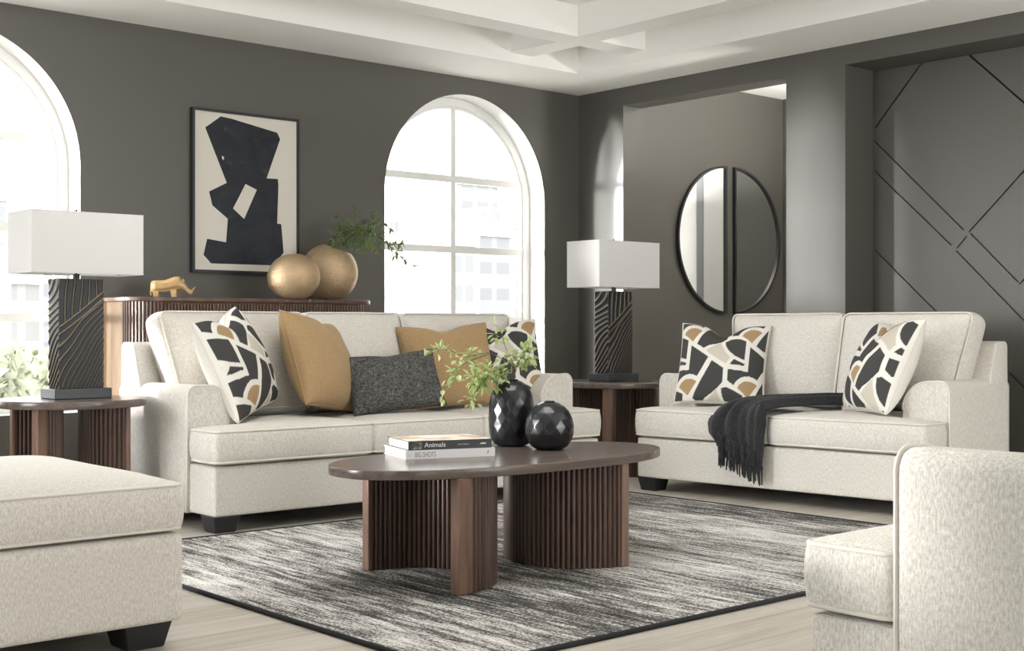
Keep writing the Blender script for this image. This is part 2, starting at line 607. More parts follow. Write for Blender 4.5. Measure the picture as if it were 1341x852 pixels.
ARM = 0.245
def seating(name, label, cat, loc, rz, w, seat_cuts, back_cuts, fab='fabric', D=0.96, AF=0.235, arm_h=0.665, ST=0.472):
    root = empty(name, loc, rz, label, cat)
    F = M[fab]
    hw = w / 2
    zb, z1 = 0.075, 0.305
    # base: the front box under the T cushions and the deck between the arms
    bm = cells_solid(cuts(-hw + 0.012, -hw + ARM, hw - ARM, hw - 0.012, step=0.2), cuts(0, AF, D - 0.06, step=0.2), cuts(zb, z1, step=0.08), lambda x, y: True)
    bevel(bm, 0.014, 3, 0.6)
    base = obj('base', bm, F, root, True)
    subsurf(base, 1)
    # arms: rounded front profile, running to the back
    for s in (-1, 1):
        prof = [(0, zb), (0, arm_h), (ARM, arm_h), (ARM + 0.012, ST - 0.02), (ARM, zb)]
        pts = []
        def arc(cx, cz, r, a0, a1, n):
            for k in range(n + 1):
                a = R(a0 + (a1 - a0) * k / n)
                pts.append((cx + r * math.cos(a), cz + r * math.sin(a)))
        pts.append((0, zb))
        pts.append((0, 0.25))
        pts.append((0, 0.45))
        arc(0.05, arm_h - 0.05, 0.05, 180, 90, 5)
        for k in range(1, 9):
            a = R(90 - 90 * k / 8)
            pts.append((0.095 + 0.155 * math.cos(a), arm_h - 0.15 + 0.15 * math.sin(a)))
        pts.append((ARM + 0.01, 0.40))
        pts.append((ARM + 0.005, 0.25))
        pts.append((ARM, zb))
        bm = bmesh.new()
        ysl = [AF, AF + 0.010, AF + 0.05] + spread(AF + 0.05, D - 0.02, 0.15)[1:] + [D]
        rings = []
        cxz = (ARM / 2, 0.37)
        for i, y in enumerate(ysl):
            sc = 0.955 if i == 0 else 1.0
            rings.append([bm.verts.new(((cxz[0] + (px - cxz[0]) * sc) * (1 if s < 0 else -1) + (-hw if s < 0 else hw), y, cxz[1] + (pz - cxz[1]) * (1 - (1 - sc) * 0.4) if pz > 0.1 else pz)) for px, pz in pts])
        n = len(pts)
        for A, B in zip(rings, rings[1:]):
            for k in range(n):
                bm.faces.new((A[k], A[(k + 1) % n], B[(k + 1) % n], B[k]))
        bm.faces.new(rings[0])
        bm.faces.new(rings[-1])
        bmesh.ops.recalc_face_normals(bm, faces=bm.faces)
        a = obj('arm', bm, F, root, True)
        for p in a.data.polygons:
            if len(p.vertices) > 4:
                p.use_smooth = False
        bm = bmesh.new()
        tube(bm, [((-hw if s < 0 else hw) + (px if s < 0 else -px), AF + 0.004, pz) for px, pz in pts[:-3]], 0.0055, 6)
        obj('piping', bm, M['piping'], a, True)
    # leaning back frame
    bm = bmesh.new()
    prof = [(D - 0.30, 0.10), (D - 0.245, 0.60), (D - 0.155, 0.845), (D - 0.13, 0.862), (D - 0.03, 0.862), (D - 0.008, 0.84), (D, 0.10)]
    rings = [[bm.verts.new((x, y, z)) for y, z in prof] for x in [-hw + 0.004, -hw + 0.02] + spread(-hw + 0.02, hw - 0.02, 0.4)[1:] + [hw - 0.004]]
    n = len(prof)
    for A, B in zip(rings, rings[1:]):
        for k in range(n):
            bm.faces.new((A[k], A[(k + 1) % n], B[(k + 1) % n], B[k]))
    bm.faces.new(rings[0])
    bm.faces.new(rings[-1])
    bmesh.ops.recalc_face_normals(bm, faces=bm.faces)
    bevel(bm, 0.008, 2, 0.6)
    obj('back_frame', bm, F, root, True)
    # seat cushions (T shaped at the arms)
    edges = [-hw + 0.004] + seat_cuts + [hw - 0.004]
    yf, yb = -0.014, D - 0.26
    for i, (a, b) in enumerate(zip(edges, edges[1:])):
        le, ri = i == 0, i == len(edges) - 2
        a2, b2 = a + 0.003, b - 0.003
        xi, xj = (-hw + ARM + 0.012 if le else a2), (hw - ARM - 0.012 if ri else b2)
        xs = [a2] + ([xi] if le else []) + ([xj] if ri else []) + [b2]
        xs = cuts(*xs, step=0.11)
        ysl = cuts(yf, AF - 0.006, yb, step=0.12)
        inside = lambda x, y: y < AF - 0.006 or (xi < x < xj)
        ol = [(a2, yf), (b2, yf)]
        if ri:
            ol += [(b2, AF - 0.006), (xj, AF - 0.006)]
        ol += [(xj, yb), (xi, yb)]
        if le:
            ol += [(xi, AF - 0.006), (a2, AF - 0.006)]
        bm = cushion_mesh(ol, xs, ysl, [z1 + 0.004, (z1 + ST) / 2, ST], inside, 0.026, 0.022, 0.012, seed=i + len(edges) * 5)
        c = obj('seat_cushion', bm, F, root, True)
        subsurf(c, 1)
        rp = rounded_poly([Vector(q) for q in ol], 0.035)
        grow = 0.0
        welt('piping', rp, ST - 0.011, c)
        welt('piping', rp, z1 + 0.017, c)
    # back cushions
    eb = back_cuts
    zt = 0.985
    for i, (a, b) in enumerate(zip(eb, eb[1:])):
        le, ri = i == 0, i == len(eb) - 2
        a2, b2 = a + 0.003, b - 0.003
        zs0, ze = ST + 0.012, zt
        xs = spread(a2, b2, 0.12)
        zz = spread(zs0, ze, 0.11)
        inside = lambda x, z: True
        ol = [(a2, ze), (b2, ze), (b2, zs0), (a2, zs0)]
        T = 0.20
        bm = cushion_mesh(ol, xs, zz, [0, T / 2, T], inside, 0.042, 0.055, 0.022, seed=i + 11 + len(eb), wob=0.006)
        # lay the plan upright: plan y -> z, crown towards the front (-y); lean back 12 degrees
        piv = D - 0.255
        def narrow(x, z):
            k = (ze - z) / (ze - zs0)
            t = (x - a2) / (b2 - a2)
            return x + (0.085 * k * (1 - t) if le else 0) - (0.085 * k * t if ri else 0)
        for v in bm.verts:
            v.co.x = narrow(v.co.x, v.co.y)
        mat = Matrix.Translation((0, piv, ST)) @ Matrix.Rotation(R(-13.5), 4, 'X') @ Matrix.Translation((0, 0, -ST)) @ Matrix(((1, 0, 0, 0), (0, 0, -1, 0), (0, 1, 0, 0), (0, 0, 0, 1)))
        bmesh.ops.transform(bm, verts=bm.verts, matrix=mat)
        bmesh.ops.recalc_face_normals(bm, faces=bm.faces)
        c = obj('back_cushion', bm, F, root, True)
        subsurf(c, 1)
        rp = rounded_poly([Vector(q) for q in ol], 0.045)
        bm = bmesh.new()
        tube(bm, [mat @ Vector((narrow(x, z), z, T - 0.012)) for x, z in rp], 0.005, 6, True)
        obj('piping', bm, M['piping'], c, True)
    box('underside_shade', -hw + 0.05, hw - 0.05, 0.05, D - 0.05, 0.070, 0.077, M['black_leg'], root)  # black sheet standing in for the deep shade under the base
    for lx in (-hw + 0.078, hw - 0.078):
        tapered_leg(root, lx, 0.070, 0.135)
        tapered_leg(root, lx, D - 0.10, 0.11)
    return root

# ------------------------------------------------------------------ camera
H = 0.93
cam = bpy.data.cameras.new('camera')
co = bpy.data.objects.new('camera', cam)
COL.objects.link(co)
co.location = (0, 0, H)
co.rotation_euler = (R(90), 0, -math.asin(0.659))
cam.sensor_width = 36
cam.lens = 1725 / 1341 * 36
cam.shift_y = 4 / 1341
cam.clip_end = 600
SC.camera = co
FW = Vector((0.659, 0.752, 0))
RT = Vector((0.752, -0.659, 0))
def at(px, py, d):
    """room point at photo pixel px,py and forward distance d (used to measure positions)"""
    return FW * d + RT * ((px - 670.5) / 1725 * d) + Vector((0, 0, H + (430 - py) / 1725 * d))

# ------------------------------------------------------------------ room shell
WY, WX = 7.0, 6.79
XL, YN = -1.0, -8.0
CZ = 2.65

def arch(cx, r, z0, spring, n=72):
    pts = [(cx - r, z0), (cx + r, z0)]
    for k in range(n + 1):
        a = PI * k / n
        pts.append((cx + r * math.cos(a), spring + r * math.sin(a)))
    return pts

box('floor', XL - 0.3, 9.2, YN, 7.22, -0.12, 0.0, M['floor'])['kind'] = 'structure'

WINS = [(2.275, 0.707), (5.737, 0.707)]
SILL, SPR = 0.47, 1.825
bm = to_xz(poly_mesh([(XL - 0.2, 0), (WX + 0.29, 0), (WX + 0.29, 3.0), (XL - 0.2, 3.0)], [arch(cx, r, SILL, SPR) for cx, r in WINS], 0.22), WY)
bm.normal_update()
for f in bm.faces:
    c = f.calc_center_median()
    if abs(f.normal.y) < 0.5 and 0.4 < c.z < 2.6 and 1.4 < c.x < 6.6:
        f.material_index = 1
wb = obj('wall_back', bm, [M['wall'], M['frame_white']])
wb['kind'] = 'structure'

def build_window(n, cx, r):
    root = empty(f'window_{n}', (cx, WY + 0.16, SILL))
    root['kind'] = 'structure'
    fy, fd = 0.0, 0.05
    fw = 0.055
    def loc(bm):
        bmesh.ops.translate(bm, verts=bm.verts, vec=(-cx, 0, -SILL))
        return bm
    bm = to_xz(poly_mesh(arch(cx, r - 0.001, SILL + 0.001, SPR), [arch(cx, r - fw, SILL + fw, SPR)], fd), fy)
    o = obj('window_frame', loc(bm), M['frame_white'], root)
    bm = to_xz(poly_mesh(arch(cx, r - fw + 0.002, SILL + fw - 0.002, SPR), [arch(cx, r - fw - 0.02, SILL + fw + 0.02, SPR)], 0.022), fy + 0.012)
    obj('sash', loc(bm), M['frame_white'], root)
    bm = bmesh.new()
    bm_box(bm, -0.021, 0.021, 0.010, 0.036, fw, SPR + r - fw - SILL)
    for z in (0.99, 1.48, 1.97):
        hwid = r - fw if z <= SPR else math.sqrt((r - fw) ** 2 - (z - SPR) ** 2)
        bm_box(bm, -hwid, hwid, 0.008, 0.034, z - 0.023 - SILL, z + 0.023 - SILL)
    obj('muntins', bm, M['frame_white'], root)
    bm = to_xz(poly_mesh(arch(cx, r - fw, SILL + fw, SPR), [], 0.004), fy + 0.024)
    obj('pane', loc(bm), M['glass'], root)
for i, (cx, r) in enumerate(WINS):
    build_window(i + 1, cx, r)

# left wall with window openings added out of view to bring in side light
bm = to_yz(poly_mesh([(YN, 0), (WY, 0), (WY, 3.0), (YN, 3.0)], [[(5.2, 0.35), (6.5, 0.35), (6.5, 2.45), (5.2, 2.45)], [(0.4, 0.35), (1.4, 0.35), (1.4, 2.45), (0.4, 2.45)]], 0.2), XL - 0.2)
obj('wall_left', bm, M['wall'])['kind'] = 'structure'
for k, wy, hw_ in ((3, 5.85, 0.65), (4, 0.90, 0.50)):
    w3 = empty(f'window_{k}', (XL - 0.1, wy, 0.35))
    w3['kind'] = 'structure'
    bm = bmesh.new()
    bm_box(bm, -0.03, 0.03, -hw_, hw_, 0, 0.06)
    bm_box(bm, -0.03, 0.03, -hw_, hw_, 2.04, 2.1)
    for y in (-hw_ + 0.03, hw_ - 0.03):
        bm_box(bm, -0.03, 0.03, y - 0.03, y + 0.03, 0.06, 2.04)
    obj('window_frame', bm, M['frame_white'], w3)
    box('pane', -0.003, 0.003, -hw_ + 0.06, hw_ - 0.06, 0.06, 2.04, M['glass'], w3)

# right wall: hall opening, pillar, panelled niche
HO0, HO1 = 5.12, 6.546
NO0, NO1 = 1.5, 4.68
bm = to_yz(poly_mesh([(YN, 0), (NO0, 0), (NO0, 2.53), (NO1, 2.53), (NO1, 0), (HO0, 0), (HO0, 2.52), (HO1, 2.52), (HO1, 0), (WY, 0), (WY, 3.0), (YN, 3.0)], [], 0.19), WX)
obj('wall_right', bm, M['wall'])['kind'] = 'structure'

# niche shell behind it
NX = 7.085
bm = bmesh.new()
bm_box(bm, WX + 0.19, NX + 0.1, NO1, HO0, 0, 3.0)           # pier between niche and hall
bm_box(bm, WX + 0.19, NX + 0.1, NO0 - 0.2, NO0, 0, 3.0)
bm_box(bm, WX + 0.19, NX + 0.1, NO0, NO1, 2.53, 3.0)
obj('wall_niche', bm, M['wall'])['kind'] = 'structure'

def niche_pt(px, py):
    a = (px - 670.5) / 1725
    dx, dy = 0.659 + 0.752 * a, 0.752 - 0.659 * a
    d = NX / dx
    return (dy * d, H + (430 - py) / 1725 * d)
G = 0.0085
slots = []
for (ax, ay, bx_, by_) in ((1265, 68, 1480, 257), (1207, 82, 1145.5, 168), (1145.5, 185, 1262, 301), (1145.5, 224, 1246, 321), (1400, 158, 1269, 303.5), (1271, 305.5, 1333, 369), (1265.5, 309.5, 1253, 325), (1252, 328, 1420, 501), (1145.5, 327, 1300, 482), (1335, 372, 1450, 246), (1322, 488, 1400, 568)):
    A, B = Vector(niche_pt(ax, ay)), Vector(niche_pt(bx_, by_))
    t = (B - A).normalized()
    nn = Vector((-t.y, t.x)) * G / 2
    slots.append([tuple(A - nn), tuple(B - nn), tuple(B + nn), tuple(A + nn)])
bm = to_yz(poly_mesh([(NO0 + 0.002, 0), (NO1 - 0.002, 0), (NO1 - 0.002, 2.528), (NO0 + 0.002, 2.528)], slots, 0.014), NX)
obj('wall_panelling', bm, M['wall'])['kind'] = 'structure'
box('wall_niche_back', NX + 0.014, NX + 0.1, NO0, NO1, 0, 2.53, plain('groove_dark', (0.03, 0.028, 0.025, 1), 0.7))['kind'] = 'structure'

# hall beyond the opening
HY, HX = 6.64, 8.76
box('wall_hall_back', WX + 0.19, HX + 0.12, HY, HY + 0.15, 0, 3.0, M['wall'])['kind'] = 'structure'
box('wall_hall_jamb', WX + 0.19 - 0.001, WX + 0.20, HO1, HY, 0, 3.0, M['wall'])['kind'] = 'structure'
bm = to_yz(poly_mesh([(4.4, 0), (4.78, 0), (4.78, 2.35), (6.02, 2.35), (6.02, 0), (HY, 0), (HY, 3.0), (4.4, 3.0)], [], 0.12), HX)
obj('wall_hall_end', bm, M['wall'])['kind'] = 'structure'
box('wall_hall_front', NX + 0.1, HX + 0.12, 4.4, 4.52, 0, 3.0, M['wall'])['kind'] = 'structure'
box('ceiling_hall', WX + 0.19, HX + 0.12, 4.4, HY + 0.1, 2.80, 2.90, M['white'])['kind'] = 'structure'
d1 = empty('door_1', (HX + 0.03, 4.78, 0))
d1['kind'] = 'structure'
box('door_leaf', 0, 0.045, 0.0, 0.885, 0.01, 2.35, M['frame_white'], d1, 0.004)
box('door_leaf', 0, 0.045, 0.967, 1.24, 0.01, 2.35, M['frame_white'], d1, 0.004)
box('door_post', 0.0, 0.08, 0.887, 0.965, 0.0, 2.35, plain('grey_post', (0.25, 0.26, 0.27, 1), 0.5), d1, 0.004)
obj('handle', tube(bmesh.new(), [(-0.001, 0.55, 1.0), (-0.045, 0.55, 1.0), (-0.05, 0.50, 1.0), (-0.05, 0.43, 1.0)], 0.009, 8), M['black_metal'], d1, True)

# ceiling: lowered border, tray with beams
bm = to_xy(poly_mesh([(XL, YN), (WX, YN), (WX, WY), (XL, WY)], [[(-0.4, -7.4), (6.2, -7.4), (6.2, 6.4), (-0.4, 6.4)]], 0.34), CZ)
obj('ceiling_border', bm, M['white'])['kind'] = 'structure'
box('ceiling', XL, WX, YN, WY, 2.90, 3.0, M['white'])['kind'] = 'structure'
bm = bmesh.new()
for x in (5.60, 1.80):
    bm_box(bm, x, x + 0.19, -7.4, 6.4, 2.71, 2.9)
for y in (5.78, 1.40, -3.0):
    for a, b in ((-0.4, 1.80), (1.99, 5.60), (5.79, 6.2)):
        bm_box(bm, a, b, y, y + 0.19, 2.71, 2.9)
obj('ceiling_beams', bm, M['white'])['kind'] = 'structure'

# ------------------------------------------------------------------ outside
gm = plain('pale_ground', (0.33, 0.335, 0.31, 1), 0.9)
box('ground', -150, 260, 9.0, 320, -9.2, -9.0, gm)['kind'] = 'structure'
fm1 = facade_mat('pale_facade_bands', (0.29, 0.295, 0.30, 1), (0.235, 0.24, 0.25, 1), 3.0, 3.4, 0.45)
fm2 = facade_mat('pale_facade_grid', (0.31, 0.31, 0.31, 1), (0.25, 0.255, 0.26, 1), 1.6, 3.2, 0.55)
fm3 = facade_mat('cream_facade', (0.30, 0.295, 0.285, 1), (0.24, 0.24, 0.235, 1), 2.2, 3.0, 0.5)
def tower(px0, px1, ytop, Y, mat, label, steps=None, depth=14.0):
    def X(px):
        a = (px - 670.5) / 1725
        return Y * (0.659 + 0.752 * a) / (0.752 - 0.659 * a)
    x0, x1 = X(px0), X(px1)
    a = ((px0 + px1) / 2 - 670.5) / 1725
    d = Y / (0.752 - 0.659 * a)
    zt = H + (430 - ytop) / 1725 * d
    root = empty('office_tower', ((x0 + x1) / 2, Y, -9.0), 0, label, 'building', 'city buildings outside the windows')
    hw, hh = (x1 - x0) / 2, zt + 9
    box('facade', -hw, hw, 0, depth, 0, hh, mat, root)
    bm = bmesh.new()
    bm_box(bm, -hw * 1.02, hw * 1.02, -0.3, depth + 0.3, hh, hh + 0.9)
    obj('parapet', bm, M['frame_white'], root)
    if steps:
        box('roof_storey', -hw * steps[0], hw * steps[1], 2, depth - 3, hh + 0.9, hh + steps[2], mat, root)
    return root
tower(597, 652, 243, 150, fm1, 'tall pale tower behind the right half of the arched window near the corner', (0.6, 0.2, 5))
tower(512, 546, 322, 170, fm2, 'slim pale tower low behind the left half of the corner window', (0.5, 0.5, 4))
tower(549, 584, 302, 200, fm1, 'stepped pale tower just left of the upright glazing bar in the corner window', (0.7, 0.1, 7))
tower(596, 622, 322, 110, fm2, 'low gridded block in front of the tallest tower outside the corner window')
tower(628, 672, 310, 130, fm1, 'banded office block right of the tallest tower in the corner window', (0.3, 0.8, 4))
tower(672, 700, 300, 190, fm3, 'pale tower at the far right edge of the corner window', None)
tower(-30, 9, 262, 120, fm2, 'pale tower at the far left behind the left arched window', (0.4, 0.6, 5))
tower(14, 52, 372, 98, fm3, 'cream block below the lamp shade behind the left arched window', (0.5, 0.5, 3))
tower(56, 92, 350, 150, fm1, 'pale tower behind the carved left lamp', None)
tf = leaf_mat('outdoor_foliage', (0.30, 0.32, 0.22, 1), (0.38, 0.40, 0.30, 1))
def tree(px, ytop, Y, w, label):
    a = (px - 670.5) / 1725
    d = Y / (0.752 - 0.659 * a)
    X = d * (0.659 + 0.752 * a)
    zt = H + (430 - ytop) / 1725 * d
    root = empty('tree', (X, Y, -9.0), 0, label, 'tree', 'trees outside the left window')
    hh = zt + 9
    bm = bmesh.new()
    tube(bm, [(0, 0, 0), (0.1, 0, hh * 0.3), (0, 0.1, hh * 0.6)], 0.28, 8, taper=lambda t: 1 - 0.5 * t)
    obj('trunk', bm, M['stem'], root, True)
    bm = bmesh.new()
    rnd = random.Random(int(px * 7))
    for _ in range(420):
        th, ph = rnd.uniform(0, 2 * PI), math.acos(rnd.uniform(-0.8, 1))
        rr = w * (0.75 + 0.3 * rnd.random())
        p = Vector((rr * math.sin(ph) * math.cos(th), rr * math.sin(ph) * math.sin(th), hh - w * 0.9 + rr * 0.9 * math.cos(ph)))
        q = Euler((rnd.uniform(0, PI), rnd.uniform(0, PI), rnd.uniform(0, PI))).to_matrix()
        s = w * 0.22
        vs = [bm.verts.new(p + q @ Vector(c)) for c in ((-s, 0, 0), (0, -s * 0.6, s * 0.2), (s, 0, 0), (0, s * 0.6, s * 0.2))]
        bm.faces.new(vs)
    obj('crown', bm, tf, root)
for (px, yt, Y, w, l) in ((-30, 448, 30, 1.1, 'pale green tree lowest at the left edge of the left window'),
                          (8, 452, 48, 1.3, 'pale green tree in the left window straight above the side table rim'),
                          (50, 462, 34, 1.2, 'pale green tree in the left window beside the carved lamp base'),
                          (88, 466, 50, 1.5, 'pale green tree in the left window hidden mostly by the carved lamp')):
    tree(px, yt, Y, w, l)

# ------------------------------------------------------------------ rug
rug = empty('area_rug', (3.795, 4.02, 0), 0, 'black and ivory streaked area rug under the oval coffee table', 'rug')
rx, ry = 1.575, 1.24
bm = cells_solid(spread(-rx, rx, 0.12), spread(-ry, ry, 0.12), [0.0, 0.012], lambda x, y: True)
for v in bm.verts:
    if v.co.z > 0.005:
        v.co.z += 0.0012 * noise.noise(v.co * 4)
obj('pile', bm, M['rug'], rug)
bm = bmesh.new()
tube(bm, [(x, y, 0.0085) for x, y in rounded_poly([Vector(q) for q in ((-rx, -ry), (rx, -ry), (rx, ry), (-rx, ry))], 0.02)], 0.0085, 8, True)
obj('binding', bm, M['rug_edge'], rug, True)
RZ = 0.0135

# ------------------------------------------------------------------ seating
sofa = seating('sofa', 'long cream three seat sofa in front of the fluted walnut credenza', 'sofa', (2.893 + 1.235, 5.35, 0), 0, 2.47,
               [-1.235 + 0.88, -1.235 + 1.59], [-1.18, -0.35, 0.29, 1.10])
lsx, lsy, lsr = 5.635, 4.365, R(-84.7)
loveseat = seating('loveseat', 'cream two seat loveseat with a black throw, in front of the grey pillar', 'sofa', (lsx, lsy, 0), lsr, 1.79,
                   [0.0], [-0.66, 0.085, 0.845])
chair = seating('armchair', 'nubby cream armchair nearest the camera, turned side-on with its arm towards us', 'armchair', (2.40 + 0.60, 1.755, 0), PI, 1.20,
                [], [-0.50, 0.50], fab='boucle', arm_h=0.683, AF=0.22, ST=0.468)

# ottoman
ott = empty('ottoman', (1.22, 3.98, 0), 0, 'large square cream ottoman on black legs at the front of the room', 'ottoman')
ox, oy = 0.60, 0.45
bm = cells_solid(spread(-ox, ox, 0.2), spread(-oy, oy, 0.2), cuts(0.075, 0.335, step=0.09), lambda x, y: True)
bevel(bm, 0.02, 3, 0.6)
b = obj('base', bm, M['fabric'], ott, True)
subsurf(b, 1)
ol = [(-ox + 0.004, -oy + 0.004), (ox - 0.004, -oy + 0.004), (ox - 0.004, oy - 0.004), (-ox + 0.004, oy - 0.004)]
bm = cushion_mesh(ol, spread(ol[0][0], ol[1][0], 0.1), spread(ol[0][1], ol[2][1], 0.1), [0.338, 0.41, 0.482], lambda x, y: True, 0.02, 0.048, 0.014, seed=4)
c = obj('cushion', bm, M['fabric'], ott, True)
subsurf(c, 1)
rp = rounded_poly([Vector(q) for q in ol], 0.03)
welt('piping', rp, 0.474, c, 0.005)
welt('piping', rp, 0.348, c, 0.005)
box('underside_shade', -ox + 0.05, ox - 0.05, -oy + 0.05, oy - 0.05, 0.070, 0.077, M['black_leg'], ott)  # black sheet that darkens the underside like shade
for lx in (-ox + 0.10, ox - 0.10):
    for ly in (-oy + 0.10, oy - 0.10):
        tapered_leg(ott, lx, ly, 0.15, 0.078)

# ------------------------------------------------------------------ fluted tables
def reed_panel(name, cx, cy, r, a0, a1, z0, z1, parent, th=0.034, pitch=0.0195, depth=0.0085, m='walnut', post=(0.05, 0.05), postmat='walnut_light'):
    """curved wall of half-round reeds, closed by a flat post at each end"""
    L = abs(a1 - a0) * r
    n = max(4, round(L / pitch))
    per = 6
    outer, inner = [], []
    for k in range(n * per + 1):
        u = k / (n * per)
        a = a0 + (a1 - a0) * u
        h = depth * abs(math.sin(PI * n * u)) ** 0.7
        ro, ri = r + th / 2 - depth + h, r - th / 2 + depth - h
        outer.append((cx + ro * math.cos(a), cy + ro * math.sin(a)))
        inner.append((cx + ri * math.cos(a), cy + ri * math.sin(a)))
    bm = bmesh.new()
    ring = outer + inner[::-1]
    lo = [bm.verts.new((x, y, z0)) for x, y in ring]
    hi = [bm.verts.new((x, y, z1)) for x, y in ring]
    N = len(ring)
    for k in range(N):
        bm.faces.new((lo[k], lo[(k + 1) % N], hi[(k + 1) % N], hi[k]))
    K = len(outer)
    for k in range(K - 1):
        bm.faces.new((hi[k], hi[k + 1], hi[N - 2 - k], hi[N - 1 - k]))
        bm.faces.new((lo[N - 1 - k], lo[N - 2 - k], lo[k + 1], lo[k]))
    bmesh.ops.recalc_face_normals(bm, faces=bm.faces)
    p = obj(name, bm, M[m], parent)
    for a, s, pl in ((a0, -1 if a1 > a0 else 1, post[0]), (a1, 1 if a1 > a0 else -1, post[1])):
        bm = bmesh.new()
        bm_box(bm, -th / 2 - 0.004, th / 2 + 0.004, -0.004, pl, z0, z1)
        bevel(bm, 0.004, 2)
        # local +y runs on along the arc
        tang = a + s * PI / 2
        mt = Matrix.Translation((cx + r * math.cos(a), cy + r * math.sin(a), 0)) @ Matrix.Rotation(tang - PI / 2, 4, 'Z')
        bmesh.ops.transform(bm, verts=bm.verts, matrix=mt)
        obj('post', bm, M[postmat], p)
    return p

def slab(name, outline, z0, z1, m, parent, bev=0.006):
    bm = bmesh.new()
    lo = [bm.verts.new((x, y, z0)) for x, y in outline]
    hi = [bm.verts.new((x, y, z1)) for x, y in outline]
    n = len(outline)
    for k in range(n):
        bm.faces.new((lo[k], lo[(k + 1) % n], hi[(k + 1) % n], hi[k]))
    bm.faces.new(hi)
    bm.faces.new(lo[::-1])
    bmesh.ops.recalc_face_normals(bm, faces=bm.faces)
    ed = [e for e in bm.edges if len(e.link_faces) == 2 and any(len(f.verts) > 8 for f in e.link_faces)]
    bevel(bm, bev, 2, edges=ed)
    o = obj(name, bm, m, parent)
    for p in o.data.polygons:
        p.use_smooth = len(p.vertices) <= 4
    return o

ct = empty('coffee_table', (3.312, 3.82, RZ), 0, 'oval dark walnut coffee table with two curved fluted supports, standing on the rug', 'table')
CTH = 0.447 - RZ
def superellipse(a, b, p, n):
    out = []
    for k in range(n):
        c, q = math.cos(2 * PI * k / n), math.sin(2 * PI * k / n)
        out.append((a * math.copysign(abs(c) ** (2 / p), c), b * math.copysign(abs(q) ** (2 / p), q)))
    return out
slab('tabletop', superellipse(0.752, 0.348, 2.35, 128), CTH - 0.034, CTH, M['walnut_top'], ct, 0.004)
reed_panel('fluted_support', -0.435, 0.012, 0.292, R(-86), R(88), 0, CTH - 0.033, ct, post=(0.062, 0.014))
reed_panel('fluted_support', 0.400, 0.012, 0.285, R(260), R(94), 0, CTH - 0.033, ct, post=(0.032, 0.014))

def side_table(loc, label):
    t = empty('side_table', loc, 0, label, 'table', 'round side tables at the sofa ends')
    slab('tabletop', [(0.335 * math.cos(2 * PI * k / 72), 0.335 * math.sin(2 * PI * k / 72)) for k in range(72)], 0.565, 0.602, M['walnut_top'], t, 0.007)
    reed_panel('fluted_support', -0.232, 0.0, 0.160, R(-78), R(84), 0, 0.565, t, post=(0.045, 0.014))
    reed_panel('fluted_support', 0.214, 0.0, 0.157, R(262), R(96), 0, 0.565, t, post=(0.02, 0.014))
    return t
TLX, TLY = 2.53, 6.03
TRX, TRY = 5.93, 5.80
stl = side_table((TLX, TLY, 0), 'round walnut side table at the left end of the sofa, below the arched window')
str_ = copy_tree(stl)
str_.location = (TRX, TRY, 0)
tag(str_, 'round walnut side table in the corner between the sofa and the loveseat')

# ------------------------------------------------------------------ carved lamps
def carved_value(u, v, w, h, side):
    """height of the carved branches at face position u (0..w), v (0..h)"""
    x = u / w
    z = v / h
    if side:
        p = z * 11.5 - x * (2.6 + 1.2 * math.sin(5 * z + 1)) + 0.5 * math.sin(9 * z)
        f = p - math.floor(p)
        return max(0.0, 1 - abs(f - 0.5) / 0.30)
    diag = 0.54 + 0.33 * x ** 1.1
    dep = diag - z
    if dep < 0:
        p = 6.2 * (x - 0.16 * (z - 1) * (1 - x)) + 0.12 * math.sin(9 * z + 4 * x) + 0.4
        hw_ = 0.16
    else:
        p = dep * (6.5 + 11 * x) + 0.16 * math.sin(8 * z + 5 * x) + 0.5
        hw_ = 0.20
    f = p - math.floor(p)
    ridge = max(0.0, 1 - abs(f - 0.5) / hw_)
    if -0.03 < dep < 0.05:
        ridge = 1 - abs(dep - 0.012) / 0.045 if abs(dep - 0.045) > 0.006 and abs(dep + 0.02) > 0.006 else 1
        ridge = 0.9 if abs(dep - 0.045) < 0.007 or abs(dep + 0.022) < 0.007 else 0.3
    return ridge

